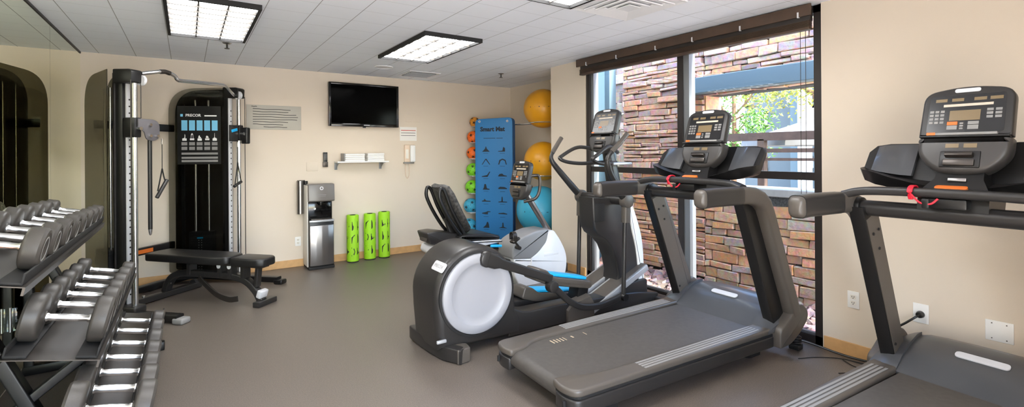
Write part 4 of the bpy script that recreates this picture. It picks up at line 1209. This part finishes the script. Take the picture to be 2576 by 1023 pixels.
# crank arms and pedals
def pedal(Y, piv, end, tip, pitch):
    s = -1 if Y < 3.15 else 1
    Ya = Y + s * .115
    a = Vector((piv[0], Ya, piv[1])); b_ = Vector((end[0], Ya, end[1]))
    ar = MB().tube([a, a.lerp(b_, .12), a.lerp(b_, .2), b_], sect=rrect(.070, .045, .012), upv=(0, 1, 0), scale=[1.5, 1.5, 1.0, .9])
    ar.cyl((piv[0], Ya - .03, piv[1]), (piv[0], Ya + .03, piv[1]), .058, 20, bev=.014)
    eo('crank_arm', ar, CHAR)
    T = Matrix.Translation((end[0], Y, end[1])) @ Matrix.Rotation(pitch, 4, 'Y')
    pp = MB(T).prism(round_poly([(-.12, -.03), (.02, -.06), (.46, -.055), (.49, -.03), (.47, .01), (.05, .012), (-.02, .055), (-.10, .06)], [.02, .03, .03, .02, .02, .03, .02, .02], 4), 'y', -.085, .085, .012, 3)
    p_ = eo('pedal', pp, TAUPE)
    pf = MB(T).prism(round_poly([(.02, -.07), (.42, -.07), (.45, -.03), (.45, .03), (.42, .07), (.02, .07)], .03), 'z', .012, .034, .008, 3)
    eo('foot_pad', pf, CYAN, p_)
    rb = MB(T).bb(.36, .47, -.06, .06, -.20, -.04, .006)
    eo('roller_block', rb, BLACK)
    rl = MB(T).cyl((.42, -.07, -.21), (.42, .07, -.21), .034, 18)
    eo('roller', rl, MATTE)
    return T, Ya, b_
T1_, Ya, b1 = pedal(3.03, (1.745, .655), (2.32, .43), None, R(13))
T2_, Yb_, b2 = pedal(3.27, (1.62, .20), (2.36, .235), None, R(8))
# lower links
pts = [(2.30, 2.885, .385), (2.36, 2.885, .34), (2.48, 2.885, .235), (2.62, 2.885, .165), (2.80, 2.885, .14), (2.96, 2.885, .155), (3.06, 2.885, .175)]
lk = MB().tube(cat(pts, 6), sect=rrect(.05, .035, .012), upv=(0, 1, 0))
lk.cyl((2.315, 2.86, .375), (2.315, 2.93, .375), .045, 18, bev=.01)
eo('link_arm', lk, CHAR)
pts = [(2.12, 3.42, .24), (2.3, 3.42, .2), (2.6, 3.42, .13), (2.85, 3.42, .13), (3.08, 3.42, .17)]
eo('link_arm', MB().tube(cat(pts, 6), sect=rrect(.045, .035, .012), upv=(0, 1, 0)), CHAR)
# ramp
for s, Yc in ((-1, 3.03), (1, 3.27)):
    eo('ramp', MB().tube([(2.72, Yc, .075), (3.46, Yc, .37)], sect=rrect(.15, .03, .006)), TAUPE)
    rr_ = MB()
    rr_.tube([(2.72, Yc - .085, .06), (3.46, Yc - .085, .355)], sect=rrect(.022, .05, .004))
    rr_.tube([(2.72, Yc + .085, .06), (3.46, Yc + .085, .355)], sect=rrect(.022, .05, .004))
    eo('ramp_rail', rr_, SILVER)
eo('ramp_support', MB().bb(3.2, 3.5, 2.97, 3.33, .04, .24, .02), CHAR)
eo('cover_box', MB().loft([[Vector((x, y, z)) for y, z in ((2.92, .05), (2.97, .05), (2.985, zt__), (2.92, zt__ - .02))] for x, zt__ in ((2.50, .16), (2.56, .21), (2.74, .24), (2.78, .18))]), TAUPE)
# tower
YT = 3.02
def epg(pts, r=.02, n=4, Y=YT):
    return round_poly([(atY(x, y, Y).x, atY(x, y, Y).z) for x, y in pts], r, n)
lf_ = [(1491, 497), (1493, 540), (1496, 572), (1504, 588), (1521, 600), (1537, 619), (1549, 650), (1555, 685), (1553, 715), (1542, 740), (1530, 766)]
rt_ = [(1581, 503), (1586, 540), (1590, 572), (1592, 584), (1595, 597), (1600, 618), (1604, 650), (1607, 685), (1608, 712), (1612, 730), (1617, 744)]
rg = []
for (xa, ya), (xb, yb) in zip(lf_, rt_):
    p, q = atY(xa, ya, YT), atY(xb, yb, YT)
    yf = 3.21
    sec_ = round_poly([(p.x, YT), (q.x, YT), (q.x, yf), (p.x, yf)], .022, 3)
    rg.append([Vector((x, y, p.z + (q.z - p.z) * (x - p.x) / (q.x - p.x))) for x, y in sec_])
eo('tower', MB().loft(rg), CHAR, None, 45)
spn = epg([(1577, 502), (1587, 574), (1599, 621), (1604, 668), (1606, 718), (1620, 722), (1618.5, 685), (1617, 632), (1612, 588), (1598, 539), (1584, 500)], [.01, .1, .1, .1, .01, .01, .05, .1, .1, .1, .01], 4)
eo('front_fairing', MB().prism(spn, 'y', YT - .012, 3.205, .012, 3), WHITE)
wa, wb = atY(1496, 513, YT), atY(1521, 556, YT)
eo('frame_window', MB().bb(wa.x, wb.x, YT - .004, YT + .02, wb.z, wa.z, .006), MATTE)
eo('rear_strut', MB().tube(cat([tuple(atY(x, y, 3.15)) for x, y in ((1500, 560), (1510, 592), (1530, 622), (1546, 655), (1553, 690))], 5), sect=rrect(.05, .05, .012), upv=(0, 1, 0)), BLACK)
eo('front_foot', MB().bb(3.56, 3.69, 2.86, 3.44, 0, .07, .02, 3), CHAR)
eo('pivot_axle', MB().cyl((3.11, 2.86, .985), (3.11, 3.44, .985), .042, 18), CHAR)
for Y in (2.865, 3.435): eo('pivot_hub', MB().cyl((3.11, Y - .035, .985), (3.11, Y + .035, .985), .062, 20, bev=.014), TAUPE)
eo('mast', MB().tube([(3.27, 3.13, .93), (3.22, 3.14, 1.20), (3.15, 3.15, 1.55)], sect=rrect(.11, .13, .03), upv=(0, 1, 0), scale=[1, .85, .6]), CHAR)
# swing arms
def arm(Y, pts, s):
    P = cat([(x, y, z) for x, y, z in pts], 6)
    n_ = len(P)
    eo('swing_arm', MB().tube(P, [.017 if i < n_ * .35 else .017 + .016 * min(1, (i / n_ - .35) / .5) for i in range(n_)], 14), CHAR)
    eo('arm_grip', MB().tube(P[:int(n_ * .34)], .0205, 14), TAUPE)
arm(3.44, [(2.925, 3.50, 1.54), (2.87, 3.50, 1.47), (2.80, 3.49, 1.385), (2.79, 3.48, 1.33), (2.84, 3.47, 1.26), (2.98, 3.45, 1.11), (3.10, 3.44, .99)], 1)
arm(2.87, [(3.075, 2.82, 1.555), (2.99, 2.82, 1.48), (2.885, 2.83, 1.39), (2.86, 2.84, 1.33), (2.90, 2.85, 1.23), (2.99, 2.86, 1.12), (3.10, 2.87, .99)], -1)
for Y in (2.87, 3.44):
    eo('drop_link', MB().cyl((3.10, Y, .98), (3.07, Y, .17), .019, 14), CHAR)
    eo('link_socket', MB().tube([(3.11, Y, .97), (3.105, Y, .80)], sect=rrect(.07, .06, .02), upv=(0, 1, 0)), TAUPE)
    eo('link_joint', MB().cyl((3.07, Y - .03, .17), (3.07, Y + .03, .17), .032, 14), BLACK)
# fixed handles
fh = MB()
for s in (-1, 1):
    y = lambda q: 3.15 + s * q
    fh.tube(cat([(3.20, y(.10), 1.40), (3.06, y(.16), 1.445), (2.96, y(.20), 1.44), (2.82, y(.22), 1.37), (2.79, y(.21), 1.345), (2.86, y(.19), 1.315), (3.0, y(.15), 1.30), (3.2, y(.08), 1.31)], 5), .0165, 12)
eo('fixed_handle', fh, CHAR)
eo('device_tray', MB().bb(3.12, 3.36, 3.02, 3.28, 1.285, 1.31, .008), SILVER)
console(el, (3.175 - E0.x, 1.785), R(17), .92)

# ---------------------------------------------------------------- recumbent bike
B0 = Vector((2.7, 4.27, 0))
bk = thing('recumbent_bike', 'white and grey recumbent exercise bike behind the elliptical trainer', 'exercise bike', B0)
def bo_(name, mb, m, par=None, smooth=38):
    mb.v = [v - B0 for v in mb.v]; return obj(name, mb, m, par or bk, smooth)
def pg(pts, Y, r=.02, n=4):
    return round_poly([(atY(x, y, Y).x, atY(x, y, Y).z) for x, y in pts], r, n)
YN = 4.13
wp = pg([(1294, 652), (1335, 650), (1354, 633), (1372, 612), (1380, 582), (1394, 578), (1413, 606), (1428, 642), (1424, 692), (1398, 728), (1315, 728), (1296, 700)], YN, [.01, .02, .03, .04, .03, .03, .1, .12, .12, .06, .06, .04], 6)
bo_('front_shroud', MB().prism(wp, 'y', YN, 4.41, .018, 4), WHITE)
gp = pg([(1289, 652), (1289, 616), (1310, 598), (1350, 580), (1382, 575), (1376, 608), (1356, 634), (1336, 651)], YN, [.02, .06, .06, .05, .02, .04, .04, .02], 6)
bo_('top_shroud', MB().prism(gp, 'y', YN - .004, 4.414, .022, 4), GREY)
bp1, bp2 = atY(1368, 640, YN), atY(1405, 634, YN)
bo_('side_badge', MB().bb(bp1.x, bp2.x, YN - .003, YN + .01, bp1.z - .02, bp1.z + .018, .006), WHITE)
bo_('bottle_clip', MB().tube([atY(1338, 648, YN - .01), atY(1337, 665, YN - .012), atY(1334, 690, YN - .01)], .008, 8), WHITE)
ma, mb__ = atY(1383, 582, 4.27), atY(1322, 485, 4.27)
bo_('mast', MB().tube([ma + Vector((.03, 0, -.06)), mb__], .033, 18), BRUSH)
ct_ = atY(1314, 406, 4.27)
console(bk, (ct_.x - B0.x, ct_.z), R(13), .95)
lp = [atY(1322, 446, 4.16), atY(1345, 441, 4.10), atY(1357, 446, 4.08), atY(1357, 478, 4.08), atY(1346, 499, 4.10), atY(1318, 507, 4.18)]
h2 = MB().tube(cat(lp, 6), .017, 12)
lp2 = [Vector((p.x, 2 * 4.27 - p.y, p.z)) for p in lp]
h2.tube(cat(lp2, 6), .017, 12)
bo_('console_handle', h2, STEEL)
# crank
pc_ = atY(1287, 606, 4.08)
bo_('crank', MB().cyl((pc_.x + .09, 4.06, pc_.z - .08), (pc_.x + .09, 4.48, pc_.z - .08), .02, 12).tube([(pc_.x + .09, 4.06, pc_.z - .08), (pc_.x + .005, 4.06, pc_.z + .02)], sect=rrect(.022, .012, .004), upv=(0, 1, 0)).tube([(pc_.x + .09, 4.48, pc_.z - .08), (pc_.x + .17, 4.48, pc_.z - .18)], sect=rrect(.03, .015, .004), upv=(0, 1, 0)), STEEL)
for x, z, Y in ((pc_.x, pc_.z + .02, 4.02), (pc_.x + .17, pc_.z - .18, 4.52)):
    p_ = bo_('pedal', MB().box((x, Y, z), (.09, .08, .028), (0, R(-30), 0), .008), STEEL)
    bo_('pedal_strap', MB().tube(cat([(x - .03, Y - .05, z), (x - .03, Y - .05, z + .06), (x - .02, Y, z + .085), (x - .01, Y + .05, z + .06), (x - .01, Y + .05, z)], 4), sect=rrect(.004, .045, .001), upv=(1, 0, 0)), STEEL, p_)
# frame and seat
bo_('main_beam', MB().tube([(1.95, 4.27, .36), (2.4, 4.27, .28), (3.0, 4.27, .20)], sect=rrect(.14, .11, .02)), CHAR)
bo_('seat_rail', MB().tube([(1.86, 4.27, .60), (2.55, 4.27, .47)], sect=rrect(.16, .06, .015)), STEEL)
bo_('rear_support', MB().prism(round_poly([(1.84, .66), (1.88, .55), (2.02, .54), (2.12, .44), (2.26, .42), (2.28, .60), (1.95, .665)], .02), 'y', 4.15, 4.39, .012, 3), CHAR)
bo_('rear_fairing', MB().prism(round_poly([(1.90, .53), (2.02, .54), (2.16, .46), (2.20, .36), (1.98, .40), (1.88, .46)], .03), 'y', 4.12, 4.42, .02, 3), LITE)
bo_('rear_leg', MB().tube([(1.98, 4.27, .42), (1.95, 4.27, .05)], sect=rrect(.09, .06, .01), upv=(0, 1, 0)), CHAR)
bo_('foot_bar', MB().bb(1.90, 2.0, 4.02, 4.52, 0, .06, .02, 3).bb(3.35, 3.45, 4.02, 4.52, 0, .06, .02, 3), CHAR)
bo_('front_base', MB().bb(2.95, 3.6, 4.2, 4.34, .04, .15, .02), CHAR)
st_p = MB().prism(round_poly([(2.13, .60), (2.20, .625), (2.50, .605), (2.60, .565), (2.59, .535), (2.2, .545)], [.02, .03, .06, .03, .02, .03], 4), 'y', 4.06, 4.48, .022, 4)
bo_('seat_pad', st_p, VINYL)
bo_('seat_pan', MB().prism(round_poly([(2.12, .56), (2.60, .535), (2.62, .515), (2.4, .495), (2.14, .52)], .012), 'y', 4.045, 4.495, .012, 3), LITE)
bo_('seat_lever', MB().cyl((2.46, 4.03, .49), (2.58, 4.02, .48), .014, 12, bev=.004), CYAN)
# backrest, leaning: pad and frame
ba, bt = Vector((2.24, 0, .62)), Vector((1.985, 0, 1.085))
axb = (bt - ba).normalized(); pb = Vector((axb.z, 0, -axb.x))
rg = []
for k, hw_, dp_ in ((0, .14, .01), (.04, .19, .0), (.25, .205, -.01), (.42, .20, .0), (.50, .17, .012), (.525, .12, .014)):
    c_ = ba + axb * k
    ring = []
    for q in range(16):
        a = 2 * pi * q / 16
        yy = hw_ * math.copysign(abs(math.cos(a)) ** .5, math.cos(a)); dd = .028 * math.copysign(abs(math.sin(a)) ** .5, math.sin(a))
        w_ = dp_ + .05 * (yy / .2) ** 2
        p = c_ + pb * (dd + w_); ring.append(Vector((p.x, 4.27 + yy, p.z)))
    rg.append(ring)
bpad = bo_('backrest', MB().loft(rg), mat('mesh_backrest', '3a3836', .6, noise=.85, nscale=38), None, 50)
for s in (-1, 1):
    fr_ = MB()
    P = []
    for k, d_ in ((0.0, -.05), (.12, -.075), (.30, -.085), (.44, -.075), (.50, -.045), (.52, -.015), (.47, .0), (.3, -.02), (.1, -.02), (0.0, -.02)):
        c_ = ba + axb * k + pb * d_; P.append((c_.x, 4.27 + s * .15, c_.z))
    fr_.tube(cat(P, 4), .017, 10)
    bo_('backrest_frame', fr_, BLACK)
bo_('backrest_bracket', MB().tube([(2.17, 4.27, .54), (2.19, 4.27, .62), (2.13, 4.27, .78)], sect=rrect(.12, .05, .015), upv=(0, 1, 0)), CHAR)

# ---------------------------------------------------------------- mats and balls
RD = Vector((.751, .660, 0)); RW = Vector((.660, -.751, 0))
R0 = Vector((3.50, 6.15, 0))
rzm = math.atan2(RW.y, RW.x)
sr = thing('storage_rack', 'metal storage rack in the far corner holding mats and balls', 'rack', (3.80, 6.10, 0))
O = sr.location
def so(name, mb, m, par=None, smooth=38):
    mb.v = [v - O for v in mb.v]; return obj(name, mb, m, par or sr, smooth)
so('post', MB().tube([(3.80, 6.10, .04), (3.80, 6.10, 1.84)], sect=rrect(.06, .06, .006), upv=(1, 0, 0)), STEEL)
so('base', MB().bb(3.58, 4.0, 5.99, 6.25, 0, .04, .01), STEEL)
pg_ = MB()
for u in (.07, .49):
    a = R0 + RW * u + Vector((0, 0, 1.86)); pg_.cyl(a + RD * .24, a - RD * .045, .008, 10); 
pg_.tube([R0 + RW * .07 + RD * .24 + Vector((0, 0, 1.86)), R0 + RW * .49 + RD * .24 + Vector((0, 0, 1.86))], sect=rrect(.02, .02, .003))
so('hanging_peg', pg_, LITE)
bl_ = [(1191, 307, .076, 'amber and black medicine ball at the top of the ball column', ORY), (1188, 345, .094, 'orange and black medicine ball, second from the top of the column', ORB), (1187, 385, .096, 'orange and black medicine ball, third from the top of the column', ORB), (1187, 427, .102, 'green and black medicine ball, upper of the two green ones', LIMEB), (1185, 470, .104, 'green and black medicine ball, lower of the two green ones', LIMEB), (1182, 517, .110, 'blue and black medicine ball, upper of the two blue ones', BLUB), (1178, 568, .113, 'blue and black medicine ball at the bottom of the column', BLUB)]
ICO = []
ph = (1 + 5 ** .5) / 2
for a, b_ in ((1, ph), (-1, ph), (1, -ph), (-1, -ph)): ICO += [Vector((0, a, b_)).normalized(), Vector((a, b_, 0)).normalized(), Vector((b_, 0, a)).normalized()]
hold = MB()
for i, (px, py, r_, l, m) in enumerate(bl_):
    c = atY(px + 3, py, 6.30)
    t = thing('medicine_ball', l, 'ball', c, 0, 'medicine balls on the storage rack')
    obj('shell', MB().sphere((0, 0, 0), r_, 28, 18), m, t)
    pn = MB()
    rot = Euler((.4 + i * .7, .3 + i, .2 * i)).to_matrix()
    for v in ICO:
        z = rot @ v; x = z.orthogonal().normalized(); y = z.cross(x)
        pts = []
        for k in range(10):
            a = 2 * pi * k / 10; rr = .56 if k % 2 == 0 else .20
            pts.append((z + x * rr * math.cos(a) + y * rr * math.sin(a)).normalized() * (r_ + .0012))
        cen = z * (r_ + .0016)
        pn.add([cen] + pts, [[0, 1 + k, 1 + (k + 1) % 10] for k in range(10)])
    obj('panels', pn, MATTE, t, 60)
    hold.tube([c + Vector((r_ * .55 * math.cos(a), r_ * .55 * math.sin(a), -r_ * .86)) for a in [k * 2 * pi / 16 for k in range(16)]], .005, 6, closed=True)
    hold.tube([c + Vector((r_ * .5, 0, -r_ * .88)), Vector((3.80, 6.12, c.z - r_ * .88))], .007, 6)
    hold.bb(c.x - .055, c.x + .07, c.y - .10, c.y - .06, c.z - r_ * .86 - .008, c.z - r_ * .86)
so('ball_holder', hold, LITE)
def mat_at(d, name_front, label, first=False, zb=.07):
    t = thing('exercise_mat', label, 'mat', R0 + RD * d + Vector((0, 0, 0)), rzm, 'hanging exercise mats')
    po = round_poly([(0, zb), (.565, zb), (.565, 1.915), (0, 1.895)], [.05, .05, .07, .07], 6)
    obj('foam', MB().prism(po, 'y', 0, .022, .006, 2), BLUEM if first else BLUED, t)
    ey = MB()
    for u in (.07, .49): ey.lathe([(.009, -.0005), (.009, -.0025), (.017, -.0025), (.018, -.0005)], (u, 0, 1.86), (0, 1, 0), 16)
    obj('eyelet', ey, LITE, t)
    return t
fm_ = mat_at(0, 'a', 'bright blue exercise mat hanging in front, printed with exercise figures', True)
text('title_print', 'Smart Mat', .088, INK, fm_, Matrix.Translation((.265, -.001, 1.745)) @ Matrix.Rotation(pi / 2, 4, 'X'), bold=.004)
pp = MB()
pp.bb(.13, .31, -.0012, -.0002, 1.612, 1.619); pp.bb(.325, .42, -.0012, -.0002, 1.612, 1.619); pp.bb(.20, .36, -.0012, -.0002, .212, .217)
for r_ in range(7):
    for c_ in range(2):
        po = figure(r_ * 2 + c_)
        cx_, cz_ = (.165, .415)[c_], 1.46 - r_ * .184
        pp.add([(cx_ + q[0] * .13, -.0008, cz_ + q[1] * .10) for q in po], [list(range(len(po)))])
        pp.bb(cx_ - .04, cx_ + .035, -.0010, -.0002, cz_ - .066, cz_ - .062)
obj('figure_prints', pp, INK, fm_, 0)
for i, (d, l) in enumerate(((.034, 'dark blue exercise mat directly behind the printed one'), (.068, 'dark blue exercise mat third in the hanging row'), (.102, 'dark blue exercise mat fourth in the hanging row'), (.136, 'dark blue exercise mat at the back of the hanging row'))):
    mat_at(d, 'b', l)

def sball(label, c, r_, m, group='stability balls in the alcove'):
    t = thing('stability_ball', label, 'ball', c, 0, group)
    prof = [(r_ * math.sin(pi * i / 40), -r_ * math.cos(pi * i / 40) + (.0012 * math.cos(i * 3.0) if 6 < i < 34 else 0)) for i in range(41)]
    obj('shell', MB().lathe(prof, (0, 0, 0), (.05, .05, 1), 48), m, t, 80)
    pr = MB()
    for k in range(10):
        th = pi + .25 + k * .24
        w_ = (.020, .008, .03, .012, .05, .01, .03, .02, .03, .012)[k]; hh = (.03, .01, .024, .012, .012, .008, .03, .012, .02, .01)[k]
        vs = []
        for a_, b__ in ((-1, -1), (1, -1), (.4, .2), (1, 1), (-.2, 1), (-1, .3)):
            q = Vector((math.cos(th + a_ * w_), math.sin(th + a_ * w_), .02 + b__ * hh)).normalized() * (r_ + .002); vs.append(q)
        pr.add(vs, [list(range(6))])
    obj('print', pr, INK, t, 0)
    return t
YBC = Vector((4.085, 5.28, 2.01))
sball('yellow stability ball at the top of the alcove', YBC, .268, YELB)
sball('yellow stability ball in the middle of the alcove', Vector((4.085, 5.28, 1.285)), .268, YELB)
sball('large aqua blue stability ball at the bottom of the alcove', Vector((4.02, 5.27, .615)), .328, AQUA)
br = thing('ball_rack', 'wall-mounted wire ring rack carrying the stability balls in the alcove', 'rack', (XA, 5.28, 0))
BO = br.location
rk_ = MB()
for cx_, z, r_ in ((4.085, 2.01, .268), (4.085, 1.285, .268), (4.02, .615, .328)):
    q = .19
    zz = z - math.sqrt(r_ * r_ - q * q) - .007
    m_ = MB().tube([Vector((cx_ + q * math.cos(a), 5.28 + q * math.sin(a), zz)) - BO for a in [k * 2 * pi / 32 for k in range(32)]], .008, 8, closed=True)
    for s in (-.06, .06): m_.tube([Vector((cx_ + math.sqrt(q * q - s * s), 5.28 + s, zz)) - BO, Vector((XA - .02, 5.28 + s, zz)) - BO], .008, 8)
    obj('ring', m_, CHROME, br)
rl_ = MB()
zz = 2.01 - math.sqrt(.268 ** 2 - .19 ** 2) - .007
rl_.tube([Vector((4.02, 5.458, zz)) - BO, Vector((3.92, 6.0, zz)) - BO], .007, 8)
rl_.tube([Vector((4.15, 5.458, zz + .0)) - BO, Vector((4.05, 6.02, zz)) - BO], .007, 8)
obj('tie_rod', rl_, CHROME, br)
obj('wall_rail', MB().bb(-.022, 0, -.10, -.06, .2, 2.2, .004).bb(-.022, 0, .06, .10, .2, 2.2, .004), STEEL, br)
